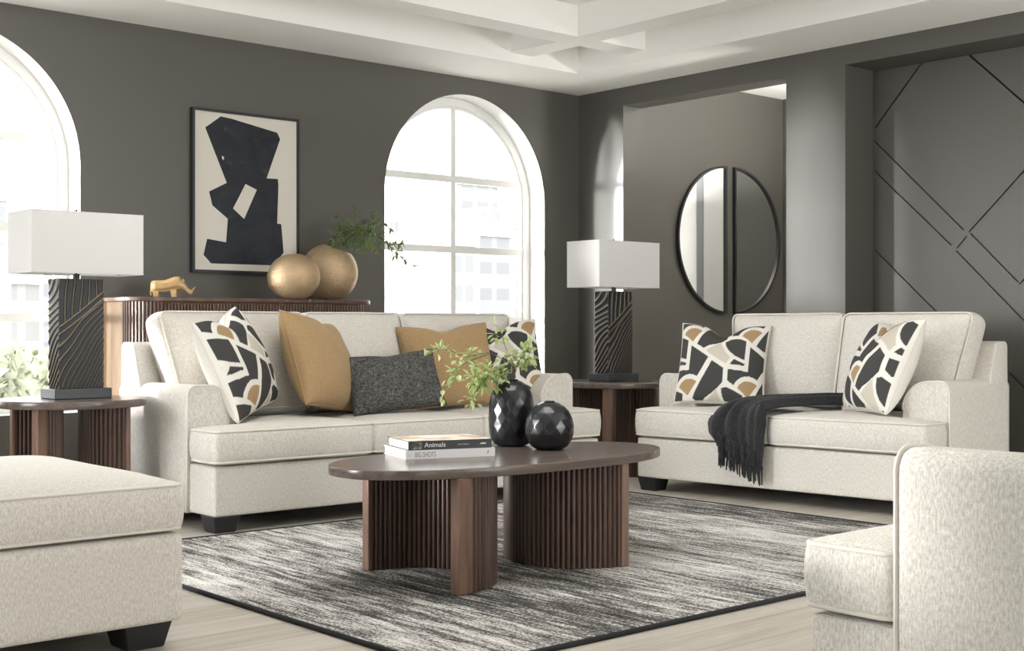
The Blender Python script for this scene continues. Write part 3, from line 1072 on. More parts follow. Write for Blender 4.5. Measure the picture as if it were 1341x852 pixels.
def carved_block(w, dp, z0, z1, parent):
    h = z1 - z0
    n = 72
    nv = 150
    bm = bmesh.new()
    lay = bm.loops.layers.float_color.new('carving')
    dark, gold = Vector((0.016, 0.018, 0.021)), Vector((0.26, 0.195, 0.11))
    for side, (org, du, wd, nrm) in enumerate((
            ((-w / 2, -dp / 2), (1, 0), w, (0, -1)), ((-w / 2, dp / 2), (0, -1), dp, (-1, 0)),
            ((w / 2, dp / 2), (-1, 0), w, (0, 1)), ((w / 2, -dp / 2), (0, 1), dp, (1, 0)))):
        nu = n if side % 2 == 0 else n * 2 // 3
        g, val = [], []
        for j in range(nv + 1):
            row, vr = [], []
            for i in range(nu + 1):
                u = wd * i / nu
                v = h * j / nv
                c = carved_value(u, v, wd if side % 2 == 0 else wd, h, side % 2) if True else 0
                e = 0.0 if i in (0, nu) or j in (0, nv) else 0.006 * c
                row.append(bm.verts.new((org[0] + du[0] * u + nrm[0] * e, org[1] + du[1] * u + nrm[1] * e, z0 + v)))
                vr.append(c)
            g.append(row)
            val.append(vr)
        for j in range(nv):
            for i in range(nu):
                f = bm.faces.new((g[j][i], g[j][i + 1], g[j + 1][i + 1], g[j + 1][i]))
                f.smooth = True
                for l, (jj, ii) in zip(f.loops, ((j, i), (j, i + 1), (j + 1, i + 1), (j + 1, i))):
                    k = max(0.0, (val[jj][ii] - 0.35) / 0.65) ** 1.2
                    cc = dark.lerp(gold, k)
                    l[lay] = (cc.x, cc.y, cc.z, 1)
    for z, fl in ((z0, True), (z1, False)):
        vs = [bm.verts.new((x, y, z)) for x, y in ((-w / 2, -dp / 2), (w / 2, -dp / 2), (w / 2, dp / 2), (-w / 2, dp / 2))]
        f = bm.faces.new(vs[::-1] if fl else vs)
        for l in f.loops:
            l[lay] = (dark.x, dark.y, dark.z, 1)
    bmesh.ops.remove_doubles(bm, verts=bm.verts, dist=1e-5)
    bmesh.ops.recalc_face_normals(bm, faces=bm.faces)
    return obj('carved_body', bm, M['carved'], parent)

def table_lamp(loc, label):
    l = empty('table_lamp', loc, 0, label, 'lamp', 'carved table lamps on the side tables')
    box('base_plate', -0.138, 0.138, -0.088, 0.088, 0.0005, 0.048, M['base_black'], l, 0.004)
    carved_block(0.215, 0.118, 0.048, 0.560, l)
    bm = bmesh.new()
    tube(bm, [(0, 0, 0.556), (0, 0, 0.585)], 0.016, 16)
    tube(bm, [(0, 0, 0.585), (0, 0, 0.89)], 0.005, 10)
    o = obj('neck', bm, M['black_metal'], l, False)
    z0, z1, sw, sd, th = 0.583, 0.868, 0.272, 0.143, 0.003
    def rect(e):
        return rounded_poly([Vector(q) for q in ((-sw - e, -sd - e), (sw + e, -sd - e), (sw + e, sd + e), (-sw - e, sd + e))], 0.008, 3)
    bm = to_xy(poly_mesh(rect(0), [rect(-th)], z1 - z0), z0)
    sh = obj('lamp_shade', bm, M['shade'], l)
    for z in (z0, z1 - 0.004):
        bm = to_xy(poly_mesh(rect(0.0012), [rect(-th - 0.001)], 0.004), z)
        obj('shade_trim', bm, M['shade'], sh)
    bm = bmesh.new()
    for a, b in (((-sw + 0.004, 0), (sw - 0.004, 0)), ((0, -sd + 0.004), (0, sd - 0.004))):
        tube(bm, [(a[0], a[1], z1 - 0.012), (b[0], b[1], z1 - 0.012)], 0.002, 6)
    obj('shade_frame', bm, M['black_metal'], sh)
    bm = bmesh.new()
    bm_box(bm, -0.0125, 0.0125, -0.0125, 0.0125, z1 - 0.012, z1 + 0.014)
    bevel(bm, 0.002, 1)
    obj('finial', bm, M['black_metal'], l)
    return l
ll = table_lamp((TLX + 0.02, TLY, 0.602), 'white shaded lamp with a carved black block body on the left side table')
lr = copy_tree(ll)
lr.location = (TRX, TRY, 0.602)
tag(lr, 'white shaded lamp with a carved black block body in the corner, between sofa and loveseat')

# ------------------------------------------------------------------ credenza
cr0, cr1, cy0, cy1, ctop = 3.07, 4.66, 6.52, 6.985, 1.10
cz = empty('credenza', ((cr0 + cr1) / 2, (cy0 + cy1) / 2, 0), 0, 'long walnut credenza with fluted doors behind the sofa', 'credenza')
cw, cd, rr = (cr1 - cr0) / 2, (cy1 - cy0) / 2, 0.17
def stadium(e, r):
    pts = []
    for (cx, cyy, a0) in ((cw - r, -cd + r, -90), (-cw + r, -cd + r, 180)):
        pass
    out = [(cw + e, cd)]
    out.append((-cw - e, cd))
    for k in range(13):
        a = R(180 + 90 * k / 12)
        out.append((-cw + r + (r + e) * math.cos(a), -cd + r + (r + e) * math.sin(a)))
    for k in range(13):
        a = R(270 + 90 * k / 12)
        out.append((cw - r + (r + e) * math.cos(a), -cd + r + (r + e) * math.sin(a)))
    return out[::-1]
slab('top', stadium(0.0, rr), ctop - 0.024, ctop, M['walnut'], cz, 0.004)
slab('plinth', stadium(-0.03, rr), 0.0, 0.06, M['walnut'], cz, 0.004)
slab('body', stadium(-0.014, rr), 0.06, ctop - 0.024, M['credenza_end'], cz, 0.002)
# reeds: half round strips on the curve and the front, split into doors
def reed_strip(path, z0, z1, name):
    bm = bmesh.new()
    for i in range(len(path) - 1):
        a, b2 = Vector(path[i]), Vector(path[i + 1])
        t = b2 - a
        nrm = Vector((t.y, -t.x)).normalized()
        prof = [a + t * 0.04] + [a + t * (0.5 - 0.46 * math.cos(PI * k / 4)) + nrm * 0.012 * math.sin(PI * k / 4) for k in range(1, 4)] + [a + t * 0.96]
        lo = [bm.verts.new((p.x, p.y, z0)) for p in prof]
        hi = [bm.verts.new((p.x, p.y, z1)) for p in prof]
        for k in range(4):
            bm.faces.new((lo[k], lo[k + 1], hi[k + 1], hi[k]))
        bm.faces.new(hi[::-1])
        bm.faces.new(lo)
        bm.faces.new((lo[4], lo[0], hi[0], hi[4]))
    bmesh.ops.recalc_face_normals(bm, faces=bm.faces)
    return obj(name, bm, M['walnut'], cz)
P = []
e = -0.014
for k in range(0, 14):
    a = R(182 + 88 * k / 13)
    P.append((-cw + rr + (rr + e) * math.cos(a), -cd + rr + (rr + e) * math.sin(a)))
reed_strip(P, 0.062, ctop - 0.026, 'fluted_corner')
P2 = [(cw - rr + (rr + e) * math.cos(R(270 + 88 * k / 13)), -cd + rr + (rr + e) * math.sin(R(270 + 88 * k / 13))) for k in range(14)]
reed_strip(P2, 0.062, ctop - 0.026, 'fluted_corner')
xd = spread(-cw + rr, cw - rr, (2 * cw - 2 * rr) / 4)
for a, b in zip(xd, xd[1:]):
    reed_strip([(x, -cd - e) for x in spread(a + 0.003, b - 0.003, 0.019)], 0.066, ctop - 0.036, 'fluted_door')

# ------------------------------------------------------------------ picture
ax0, ax1, az0, az1 = 3.64, 4.362, 1.258, 2.217
art = empty('framed_picture', ((ax0 + ax1) / 2, WY, az0), 0, 'black abstract painting on cream paper in a thin black frame on the back wall', 'picture')
aw, ah = (ax1 - ax0) / 2, az1 - az0
bm = to_xz(poly_mesh([(-aw, 0), (aw, 0), (aw, ah), (-aw, ah)], [[(-aw + 0.016, 0.016), (aw - 0.016, 0.016), (aw - 0.016, ah - 0.016), (-aw + 0.016, ah - 0.016)]], 0.034), -0.036)
obj('frame', bm, M['black_metal'], art)
box('paper', -aw + 0.015, aw - 0.015, -0.026, -0.003, 0.015, ah - 0.015, M['paper'], art)
def art_pt(px, py):
    a = (px - 670.5) / 1725
    dx, dy = 0.659 + 0.752 * a, 0.752 - 0.659 * a
    d = (WY - 0.03) / dy
    return (d * dx - (ax0 + ax1) / 2, H + (430 - py) / 1725 * d - az0)
def zoompt(zx, zy):
    return art_pt(240 + zx / 3.55, 130 + zy / 3.55)
shape = [(103, 130), (175, 79), (225, 90), (437, 155), (451, 185), (388, 367), (440, 370), (443, 400), (437, 577), (456, 580), (467, 712), (420, 771), (130, 762), (95, 722), (112, 648), (200, 664), (208, 555), (136, 492), (121, 428), (203, 388)]
hole = [(290, 393), (343, 420), (284, 556), (232, 507)]
bm = to_xz(poly_mesh([zoompt(*p) for p in shape], [[zoompt(*p) for p in hole]], 0.0015), -0.0275)
obj('painted_shape', bm, M['art_black'], art)
bm = to_xz(poly_mesh([zoompt(*p) for p in ((180, 262), (190, 268), (188, 282), (181, 276))], [], 0.001), -0.0283)
obj('paint_fleck', bm, M['paper'], art)

# ------------------------------------------------------------------ round split mirror in the hall
mx, mz, mr = 8.075, 1.62, 0.575
mdat = []
for s, lab in ((-1, 'left half of the round split mirror in the hall, showing pale reflections'), (1, 'right half of the round split mirror in the hall, reflecting dark grey')):
    root = empty('half_round_mirror', (mx + s * 0.046, HY, mz), 0, lab, 'mirror', 'two half round hall mirrors')
    def halfp(r, e):
        ymax = math.sqrt(r * r - e * e)
        a = math.atan2(ymax, e)
        return [(s * r * math.cos(-a + 2 * a * k / 40), r * math.sin(-a + 2 * a * k / 40)) for k in range(41)]
    bm = to_xz(poly_mesh(halfp(mr, 0.0001), [halfp(mr - 0.017, 0.017)], 0.026), -0.027)
    obj('frame', bm, M['black_metal'], root)
    bm = to_xz(poly_mesh(halfp(mr - 0.016, 0.016), [], 0.004), -0.012)
    obj('glass', bm, M['mirror'], root)

# ------------------------------------------------------------------ throw pillows
TILE = (495.0, 468.0)
def arcpts(cx, cy, r, a0, a1, n=8):
    return [(cx + r * math.cos(R(a0 + (a1 - a0) * k / n)), cy + r * math.sin(R(a0 + (a1 - a0) * k / n))) for k in range(n + 1)]
DARK = (0.056, 0.056, 0.054)
TANC = (0.37, 0.25, 0.135)
BEIGE = (0.56, 0.515, 0.43)
CREAM = (0.74, 0.715, 0.655)
SHAPES = [
    (DARK, [(35, 545), (195, 555), (195, 335), (360, 440), (275, 610), (245, 598), (215, 592), (185, 593), (150, 604), (120, 624), (100, 646), (86, 675), (35, 640)]),
    (DARK, [(392, 472), (487, 535), (487, 658), (455, 700), (400, 752), (345, 790), (310, 826), (275, 808), (245, 790), (265, 735)]),
    (BEIGE, [(330, 380), (445, 245), (456, 285), (472, 325), (500, 385), (537, 440), (505, 497)]),
    (DARK, [(480, 240), (520, 225), (590, 252), (655, 285), (655, 458), (615, 444), (575, 422), (540, 390), (512, 350), (490, 300)]),
    (DARK, [(570, 450), (612, 472), (660, 490), (655, 508), (538, 500)]),
    (TANC, [(700, 768), (612, 694), (625, 668), (645, 648), (668, 636), (695, 631), (722, 633), (748, 641), (770, 654)]),
]
def print_color(U, V):
    """U, V arrays in pattern units -> rgb"""
    out = np.empty(U.shape + (3,))
    out[:] = CREAM
    u = U.ravel()
    v = V.ravel()
    o = out.reshape(-1, 3)
    for col, poly in SHAPES:
        hit = np.zeros(len(u), bool)
        for i in range(-2, 3):
            for j in range(-2, 4):
                pu = u - i * TILE[0]
                pv = v - j * TILE[1]
                ins = np.zeros(len(u), bool)
                n = len(poly)
                for k in range(n):
                    x1, y1 = poly[k - 1]
                    x2, y2 = poly[k]
                    if y1 == y2:
                        continue
                    c = ((y1 > pv) != (y2 > pv)) & (pu < (x2 - x1) * (pv - y1) / (y2 - y1) + x1)
                    ins ^= c
                hit |= ins
        o[hit] = col
    return out

def pillow_mesh(name, w, h, t, chop=0.0, n=40, pattern=None, seed=0, pinch=0.055, chop_x=0.0):
    bm_v, faces = [], []
    us = np.linspace(-1, 1, n + 1)
    # denser near the rim
    us = np.sin(us * PI / 2) * 0.45 + us * 0.55
    U, V = np.meshgrid(us, us)
    X = w / 2 * U * (1 - pinch * (1 - V ** 2) * U ** 2)
    Z = h / 2 * V * (1 - pinch * (1 - U ** 2) * V ** 2)
    th = t / 2 * np.maximum(0, (1 - U ** 2)) ** 0.42 * np.maximum(0, (1 - V ** 2)) ** 0.42
    th *= 1 - 0.10 * (U ** 2 + V ** 2) / 2
    up = np.clip((V + 0.25) / 1.25, 0, 1) ** 1.6
    dip = np.exp(-(((U - chop_x) / 0.34) ** 2)) * up
    Z = Z - chop * dip
    thf = th * (1 - 0.30 * np.exp(-(((U - chop_x) / 0.16) ** 2)) * np.clip((V - 0.1) / 0.9, 0, 1) * (1 if chop else 0) * 0.6)
    rng = [noise.noise(Vector((float(a) * 2.2 + seed, float(b) * 2.2, seed * 1.7))) for a, b in zip(U.ravel(), V.ravel())]
    wr = np.array(rng).reshape(U.shape) * 0.010 * np.maximum(0, (1 - U ** 2) * (1 - V ** 2)) ** 0.5
    N = n + 1
    front = np.stack([X, -(thf + wr), Z], -1).reshape(-1, 3)
    back = np.stack([X, th, Z], -1).reshape(-1, 3)
    verts = np.concatenate([front, back])
    for j in range(n):
        for i in range(n):
            a = j * N + i
            faces.append((a, a + 1, a + N + 1, a + N))
            faces.append((a + N * N, a + N * N + N, a + N * N + N + 1, a + N * N + 1))
    me = bpy.data.meshes.new(name)
    me.from_pydata(verts.tolist(), [], faces)
    if pattern:
        at_ = me.attributes.new('print', 'FLOAT_COLOR', 'POINT')
        c = np.ones((len(verts), 4))
        pu = pattern[0] + (U + 1) / 2 * pattern[2] * (w / 0.5)
        pv = pattern[1] + (1 - V) / 2 * pattern[2] * (h / 0.5)
        rgb = print_color(pu, pv)
        rgb[(np.abs(U) > 0.975) | (np.abs(V) > 0.975)] = CREAM
        c[:N * N, :3] = rgb.reshape(-1, 3)
        c[N * N:, :3] = CREAM
        at_.data.foreach_set('color', c.ravel().astype(np.float32))
    bm = bmesh.new()
    bm.from_mesh(me)
    bmesh.ops.remove_doubles(bm, verts=bm.verts, dist=1e-6)
    bm.to_mesh(me)
    bm.free()
    return me

def place_pillow(name, me, m, x, y, seat, yaw, lean, roll, label, group=None, sink=0.012):
    o = obj(name, me, m, None, True)
    mt = Matrix.Rotation(R(yaw), 4, 'Z') @ Matrix.Rotation(R(-lean), 4, 'X') @ Matrix.Rotation(R(roll), 4, 'Y')
    zmin = min((mt @ v.co).z for v in me.vertices)
    o.matrix_world = Matrix.Translation((x, y, seat - zmin - sink)) @ mt
    tag(o, label, 'pillow', group)
    # piped seam round the edge, a part of the pillow
    return o

def seam(o, w, h, chop, pinch, m, chop_x=0.0, rad=0.0032):
    pts = []
    n = 24
    ring = [(-1 + 2 * k / n, -1) for k in range(n)] + [(1, -1 + 2 * k / n) for k in range(n)] + [(1 - 2 * k / n, 1) for k in range(n)] + [(-1, 1 - 2 * k / n) for k in range(n)]
    for u, v in ring:
        x = w / 2 * u * (1 - pinch * (1 - v * v) * u * u)
        z = h / 2 * v * (1 - pinch * (1 - u * u) * v * v)
        up = max(0, min(1, (v + 0.25) / 1.25)) ** 1.6
        z -= chop * math.exp(-((u - chop_x) / 0.34) ** 2) * up
        pts.append((x, 0, z))
    bm = bmesh.new()
    tube(bm, pts, rad, 6, True)
    s = obj('seam_piping', bm, m, o, True)
    return s

SEAT = 0.493
cream_pipe = M['piping']
tan_pipe = plain('tan_piping', (0.38, 0.235, 0.11, 1), 0.8)
grey_pipe = plain('charcoal_piping', (0.045, 0.045, 0.044, 1), 0.9)
GP = 'black and cream geometric pillows'
def patterned(x, y, yaw, lean, roll, label, pat, chop=0.075, w=0.50, h=0.50, t=0.17, cxn=0.0, seed=1, seat=SEAT, sink=0.012):
    me = pillow_mesh('patterned_pillow', w, h, t, chop, 170, pat, seed, 0.05, cxn)
    o = place_pillow('patterned_pillow', me, M['pattern'], x, y, seat, yaw, lean, roll, label, GP, sink)
    seam(o, w, h, chop, 0.05, cream_pipe, cxn)
    return o
patterned(3.235, 5.74, 34, 22, -10, 'black and cream geometric pillow leaning on the left arm of the sofa', (525, 95, 690), 0.075, w=0.52, h=0.52, t=0.25, seed=2)
def solid(x, y, yaw, lean, roll, label, w, h, t, chop, m, pm, nm, seed, seat=SEAT, cxn=0.0, sink=0.012):
    me = pillow_mesh(nm, w, h, t, chop, 60, None, seed, 0.05, cxn)
    o = place_pillow(nm, me, m, x, y, seat, yaw, lean, roll, label, 'tan pillows on the sofa' if m == M['tan'] else None, sink)
    seam(o, w, h, chop, 0.05, pm, cxn)
    return o
solid(3.725, 5.76, 30, 22, 9, 'plain tan pillow between the left geometric pillow and the charcoal lumbar pillow', 0.52, 0.51, 0.26, 0.02, M['tan'], tan_pipe, 'tan_pillow', 3, cxn=0.2)
solid(4.10, 5.62, -14, 24, -5, 'small charcoal tweed lumbar pillow in the middle of the sofa', 0.53, 0.325, 0.17, 0.012, M['tweed'], grey_pipe, 'lumbar_pillow', 4)
solid(4.585, 5.775, -18, 18, -3, 'plain tan pillow on the right half of the sofa, behind the leafy twigs', 0.54, 0.48, 0.21, 0.035, M['tan'], tan_pipe, 'tan_pillow', 5)
patterned(5.03, 5.84, -22, 16, -3, 'geometric pillow at the right end of the sofa, half behind the tan one', (74, 140, 700), 0.055, t=0.20, seed=6)
def ls(lx, ly):
    v = Matrix.Rotation(lsr, 2) @ Vector((lx, ly))
    return lsx + v.x, lsy + v.y
x, y = ls(-0.545, 0.37)
patterned(x, y, -60, 22, 2, 'black and cream geometric pillow at the far end of the loveseat, beside the throw', (85, 104, 710), 0.075, w=0.52, t=0.20, seed=7)
x, y = ls(0.48, 0.34)
patterned(x, y, -121, 25, -2, 'black and cream geometric pillow leaning on the near arm of the loveseat', (375, 196, 700), 0.075, w=0.51, h=0.53, t=0.25, seed=8)

# ------------------------------------------------------------------ black throw on the loveseat
def build_throw():
    root = empty('throw_blanket', (lsx, lsy, 0), lsr, 'black chenille throw with fringe draped over the front of the loveseat', 'blanket')
    path = [(0.36, 0.50, 0.502), (0.22, 0.42, 0.510), (0.10, 0.33, 0.513), (0.0, 0.21, 0.510), (-0.09, 0.10, 0.503), (-0.145, 0.02, 0.492), (-0.165, -0.030, 0.455), (-0.165, -0.052, 0.38), (-0.150, -0.056, 0.29), (-0.135, -0.058, 0.195)]
    wid = [0.15, 0.18, 0.22, 0.28, 0.34, 0.375, 0.375, 0.36, 0.32, 0.27]
    nu, nv = 90, 60
    def samp(tab, t):
        s = t * (len(tab) - 1)
        i = min(len(tab) - 2, int(s))
        f = s - i
        g = lambda k: Vector(tab[max(0, min(len(tab) - 1, k))]) if isinstance(tab[0], tuple) else tab[max(0, min(len(tab) - 1, k))]
        a, b, c, d = g(i - 1), g(i), g(i + 1), g(i + 2)
        return b + (c - a) * (0.5 * f) + (a * 2 - b * 5 + c * 4 - d) * (0.5 * f * f) + (b * 3 - a + d - c * 3) * (0.5 * f ** 3)
    bm = bmesh.new()
    g = []
    bottom = []
    for i in range(nu + 1):
        t = i / nu
        p = samp(path, t)
        q = samp(path, min(1, t + 0.01)) - samp(path, max(0, t - 0.01))
        wv = samp(wid, t)
        hang = max(0, min(1, (t - 0.55) / 0.2))
        ac0 = Vector((q.x, q.y, 0)).normalized().cross(Vector((0, 0, 1))) * -1
        # across direction: perpendicular to travel on the seat, along the seat front when hanging
        ac0 = Vector((q.y, -q.x, 0)).normalized() if Vector((q.x, q.y, 0)).length > 1e-4 else Vector((1, 0, 0))
        if ac0.x < 0:
            ac0 = -ac0
        ac = ac0.lerp(Vector((1, 0, 0)), hang).normalized()
        nrm = Vector((0, 0, 1)).lerp(Vector((0, -1, 0)), max(0, min(1, (t - 0.58) / 0.12))).normalized()
        row = []
        for j in range(nv + 1):
            s = j / nv * 2 - 1
            fold = 0.5 + 0.5 * math.sin(s * 8.5 + 2.2 * t + 1.5 * math.sin(3.1 * s + 2 * t))
            fold2 = 0.5 + 0.5 * math.sin(s * 19 - 5 * t + 1.0)
            amp = (0.030 * (1 - hang) + 0.024 * hang)
            edge = min(1, (1 - abs(s)) / 0.18)
            hgt = (amp * fold + 0.008 * fold2) * (0.25 + 0.75 * edge) + 0.012 * edge
            bunch = (1 - t) * 0.02 * (1 - s * s)
            pos = p + ac * (s * wv / 2) + nrm * (hgt + bunch)
            # the left part hangs less far than the right
            if hang > 0.9:
                pos.z += max(0, (t - 0.80) / 0.20) * 0.10 * (0.5 - 0.5 * s)
            row.append(bm.verts.new(pos))
        g.append(row)
    for i in range(nu):
        for j in range(nv):
            bm.faces.new((g[i][j], g[i][j + 1], g[i + 1][j + 1], g[i + 1][j]))
    bottom = [v.co.copy() for v in g[-1]]
    bmesh.ops.recalc_face_normals(bm, faces=bm.faces)
    o = obj('cloth', bm, M['throw'], root, True)
    sm = o.modifiers.new('thickness', 'SOLIDIFY')
    sm.thickness = 0.007
    sm.offset = 0
    rnd = random.Random(5)
    bm = bmesh.new()
    for row, ln in ((0, 1.0), (1, 0.85), (2, 0.7)):
        for j in range(0, nv + 1):
            p = bottom[j] + Vector((rnd.uniform(-0.004, 0.004), -0.004 - row * 0.005 + rnd.uniform(-0.003, 0.003), 0.012 + row * 0.035))
            L = (0.10 + rnd.uniform(-0.015, 0.015)) * ln + 0.0
            sway = rnd.uniform(-0.008, 0.008)
            tube(bm, [p, p + Vector((sway * 0.4, -0.002, -L * 0.35)), p + Vector((sway, 0.0, -L * 0.7)), p + Vector((sway * 1.4, 0.002, -L))], 0.0050, 5, taper=lambda t: 1 - 0.3 * t)
    obj('fringe', bm, M['throw'], root, True)['kind'] = 'stuff'
    return root
build_throw()

# ------------------------------------------------------------------ books on the coffee table
CT = 0.447
def text_mesh(s, size, depth=0.0004, sx=1.0, bold=0.0):
    cu = bpy.data.curves.new('lettering', 'FONT')
    cu.body = s
    cu.size = size
    cu.extrude = depth
    cu.offset = bold
    cu.align_x = 'LEFT'
    o = bpy.data.objects.new('lettering', cu)
    COL.objects.link(o)
    dg = bpy.context.evaluated_depsgraph_get()
    dg.update()
    me = bpy.data.meshes.new_from_object(o.evaluated_get(dg))
    bpy.data.objects.remove(o)
    bpy.data.curves.remove(cu)
    for v in me.vertices:
        v.co.x *= sx
    return me
def spine_text(parent, s, x, z, size, m, y, sx=1.0, bold=0.0):
    o = obj('lettering', text_mesh(s, size, sx=sx, bold=bold), m, parent)
    o.rotation_euler = (R(90), 0, 0)
    o.location = (x, y - 0.0003, z)
    return o
def book(x, y, z, rz, L, W, T, cover, top, label):
    b = empty('book', (x, y, z), rz, label, 'book', 'two books stacked on the coffee table')
    bm = bmesh.new()
    ct_ = 0.0028
    bm_box(bm, 0, L, 0, W, 0, ct_)
    bm_box(bm, 0, L, 0, ct_, ct_, T - ct_)
    vs = bm_box(bm, 0, L, 0, W, T - ct_, T, 1)
    for f in bm.faces:
        f.material_index = 1 if f.normal.z > 0.5 and f.calc_center_median().z > T * 0.9 else 0
    bm.normal_update()
    for f in bm.faces:
        c = f.calc_center_median()
        f.material_index = 1 if abs(f.normal.z) > 0.5 and c.z > T - 0.0005 else 0
    obj('cover', bm, [cover, top], b)
    box('pages', 0.004, L - 0.004, ct_, W - 0.005, ct_, T - ct_, M['pages'], b)
    return b
bp = at(531, 601.5, 0.93 - CT and (0.93 - CT) / ((601.5 - 430) / 1725))
brz = R(-18)
b1 = book(bp.x, bp.y, CT, brz, 0.357, 0.262, 0.032, M['book_white'], M['book_white'], 'white book lettered BIG SHOTS, bottom of the stack on the coffee table')
spine_text(b1, 'BIG SHOTS', 0.036, 0.0065, 0.0275, M['ink_grey'], 0.0, 0.62, 0.0003)
spine_text(b1, 'I', 0.013, 0.0085, 0.018, M['ink_grey'], 0.0, 0.5)
def spine_mark(parent, pts, m):
    bm = to_xz(poly_mesh(pts, [], 0.0008), -0.0006)
    return obj('spine_mark', bm, m, parent)
spine_mark(b1, [(0.328 + 0.0035 * math.cos(2 * PI * k / 16) + 0.0022 * math.sin(2 * PI * k / 16), 0.0165 + 0.0062 * math.sin(2 * PI * k / 16)) for k in range(16)], M['ink_grey'])
bv = Matrix.Rotation(brz, 2) @ Vector((0.012, 0.004))
b2 = book(bp.x + bv.x, bp.y + bv.y, CT + 0.0322, brz, 0.333, 0.245, 0.034, M['book_black'], M['book_cover'], 'black book lettered Animals with a tan photo cover, top of the stack')
spine_text(b2, 'Animals', 0.063, 0.0100, 0.0250, M['ink_white'], 0.0, 1.06)
for xa, xb in ((0.196, 0.2125), (0.2155, 0.240)):      # the author line is too small to read in the photograph
    spine_mark(b2, [(xa, 0.0150), (xb, 0.0150), (xb, 0.0180), (xa + 0.004, 0.0185), (xa, 0.0195)], M['ink_grey'])
spine_mark(b2, [(0.284, 0.0150), (0.308, 0.0150), (0.3105, 0.0200), (0.300, 0.0195), (0.298, 0.0215), (0.296, 0.0195), (0.288, 0.0190)], M['ink_white'])
sp_t = NT('spine_photo')
sp_t.color(sp_t.ramp(sp_t.noise(sp_t.coord((70, 70, 70)), 1, 3), [(0.38, (0.03, 0.032, 0.034, 1)), (0.55, (0.10, 0.11, 0.09, 1)), (0.7, (0.35, 0.38, 0.28, 1))]))
spine_pic = sp_t.m
box('spine_picture', 0.017, 0.053, -0.0006, 0.001, 0.003, 0.031, spine_pic, b2)

# ------------------------------------------------------------------ black faceted vases
def ring_profile(pts, nz):
    out = []
    for k in range(nz + 1):
        t = k / nz * (len(pts) - 1)
        i = min(len(pts) - 2, int(t))
        f = t - i
        out.append((pts[i][0] * (1 - f) + pts[i + 1][0] * f, pts[i][1] * (1 - f) + pts[i + 1][1] * f))
    return out
def facet_vase(name, loc, prof, n, label):
    root = empty(name, loc, R(11), label, 'vase', 'black faceted vases on the coffee table')
    bm = bmesh.new()
    rings = []
    for i, (r, z) in enumerate(prof):
        off = 0.5 * (i % 2)
        rings.append([bm.verts.new((r * math.cos(2 * PI * (k + off) / n), r * math.sin(2 * PI * (k + off) / n), z)) for k in range(n)])
    for i, (A, B) in enumerate(zip(rings, rings[1:])):
        for k in range(n):
            if i % 2 == 0:
                bm.faces.new((A[k], A[(k + 1) % n], B[k]))
                bm.faces.new((A[(k + 1) % n], B[(k + 1) % n], B[k]))
            else:
                bm.faces.new((A[k], B[(k + 1) % n], B[k]))
                bm.faces.new((A[k], A[(k + 1) % n], B[(k + 1) % n]))
    bm.faces.new(rings[0][::-1])
    bmesh.ops.recalc_face_normals(bm, faces=bm.faces)
    bevel(bm, 0.0018, 2, 0.05)
    body = obj('body', bm, M['vase_black'], root, True)
    # dark mouth
    r, z = prof[-1]
    bm, rg = lathe([(r * 0.98, z - 0.05), (r * 0.99, z - 0.02), (r, z), (r + 0.002, z + 0.003), (r + 0.006, z + 0.001)], 32)
    obj('lip', bm, M['vase_black'], root, True)
    return root
vd = (0.93 - CT) / ((585 - 430) / 1725)
vt = at(674, 585, vd)
VT = Vector((vt.x + 0.03, vt.y + 0.055, CT))
tall = facet_vase('tall_vase', VT, [(0.052, 0.0), (0.074, 0.010), (0.087, 0.032), (0.093, 0.060), (0.095, 0.09), (0.095, 0.12), (0.094, 0.15), (0.092, 0.18), (0.087, 0.206), (0.078, 0.231), (0.064, 0.250), (0.046, 0.263), (0.024, 0.271)], 15, 'tall black faceted vase holding leafy twigs on the coffee table')
vd = (0.93 - CT) / ((590 - 430) / 1725)
vr = at(722, 590, vd)
VR = Vector((vr.x + 0.035, vr.y + 0.05, CT))
rnd_v = facet_vase('round_vase', VR, [(0.050, 0.0), (0.074, 0.014), (0.090, 0.037), (0.0985, 0.066), (0.0995, 0.095), (0.094, 0.124), (0.080, 0.152), (0.060, 0.173), (0.036, 0.186), (0.018, 0.191)], 14, 'squat round black faceted vase beside the tall one on the coffee table')

# ------------------------------------------------------------------ leafy twigs
def leaf(bm, p, d, up, L, W, curl=0.25):
    d = d.normalized()
    s = d.cross(up)
    if s.length < 1e-3:
        s = d.cross(Vector((1, 0, 0)))
    s.normalize()
    n = s.cross(d).normalized()
    mid, lf, rt = [], [], []
    for k in range(5):
        t = k / 4
        w = W * math.sin(PI * min(1, t * 0.92 + 0.04)) ** 0.8 * (1 - 0.25 * t)
        c = p + d * (L * t) - n * (curl * L * t * t)
        mid.append(bm.verts.new(c))
        lf.append(bm.verts.new(c + s * w / 2 + n * w * 0.18))
        rt.append(bm.verts.new(c - s * w / 2 + n * w * 0.18))
    for k in range(4):
        bm.faces.new((mid[k], mid[k + 1], lf[k + 1], lf[k]))
        bm.faces.new((rt[k], rt[k + 1], mid[k + 1], mid[k]))

def crspline(pts, n):
    pts = [Vector(p) for p in pts]
    out = []
    m = len(pts) - 1
    for i in range(m):
        a, b, c, d = pts[max(0, i - 1)], pts[i], pts[i + 1], pts[min(m, i + 2)]
        for k in range(n):
            f = k / n
            out.append(b + (c - a) * (0.5 * f) + (a * 2 - b * 5 + c * 4 - d) * (0.5 * f * f) + (b * 3 - a + d - c * 3) * (0.5 * f ** 3))
    out.append(pts[-1])
    return out

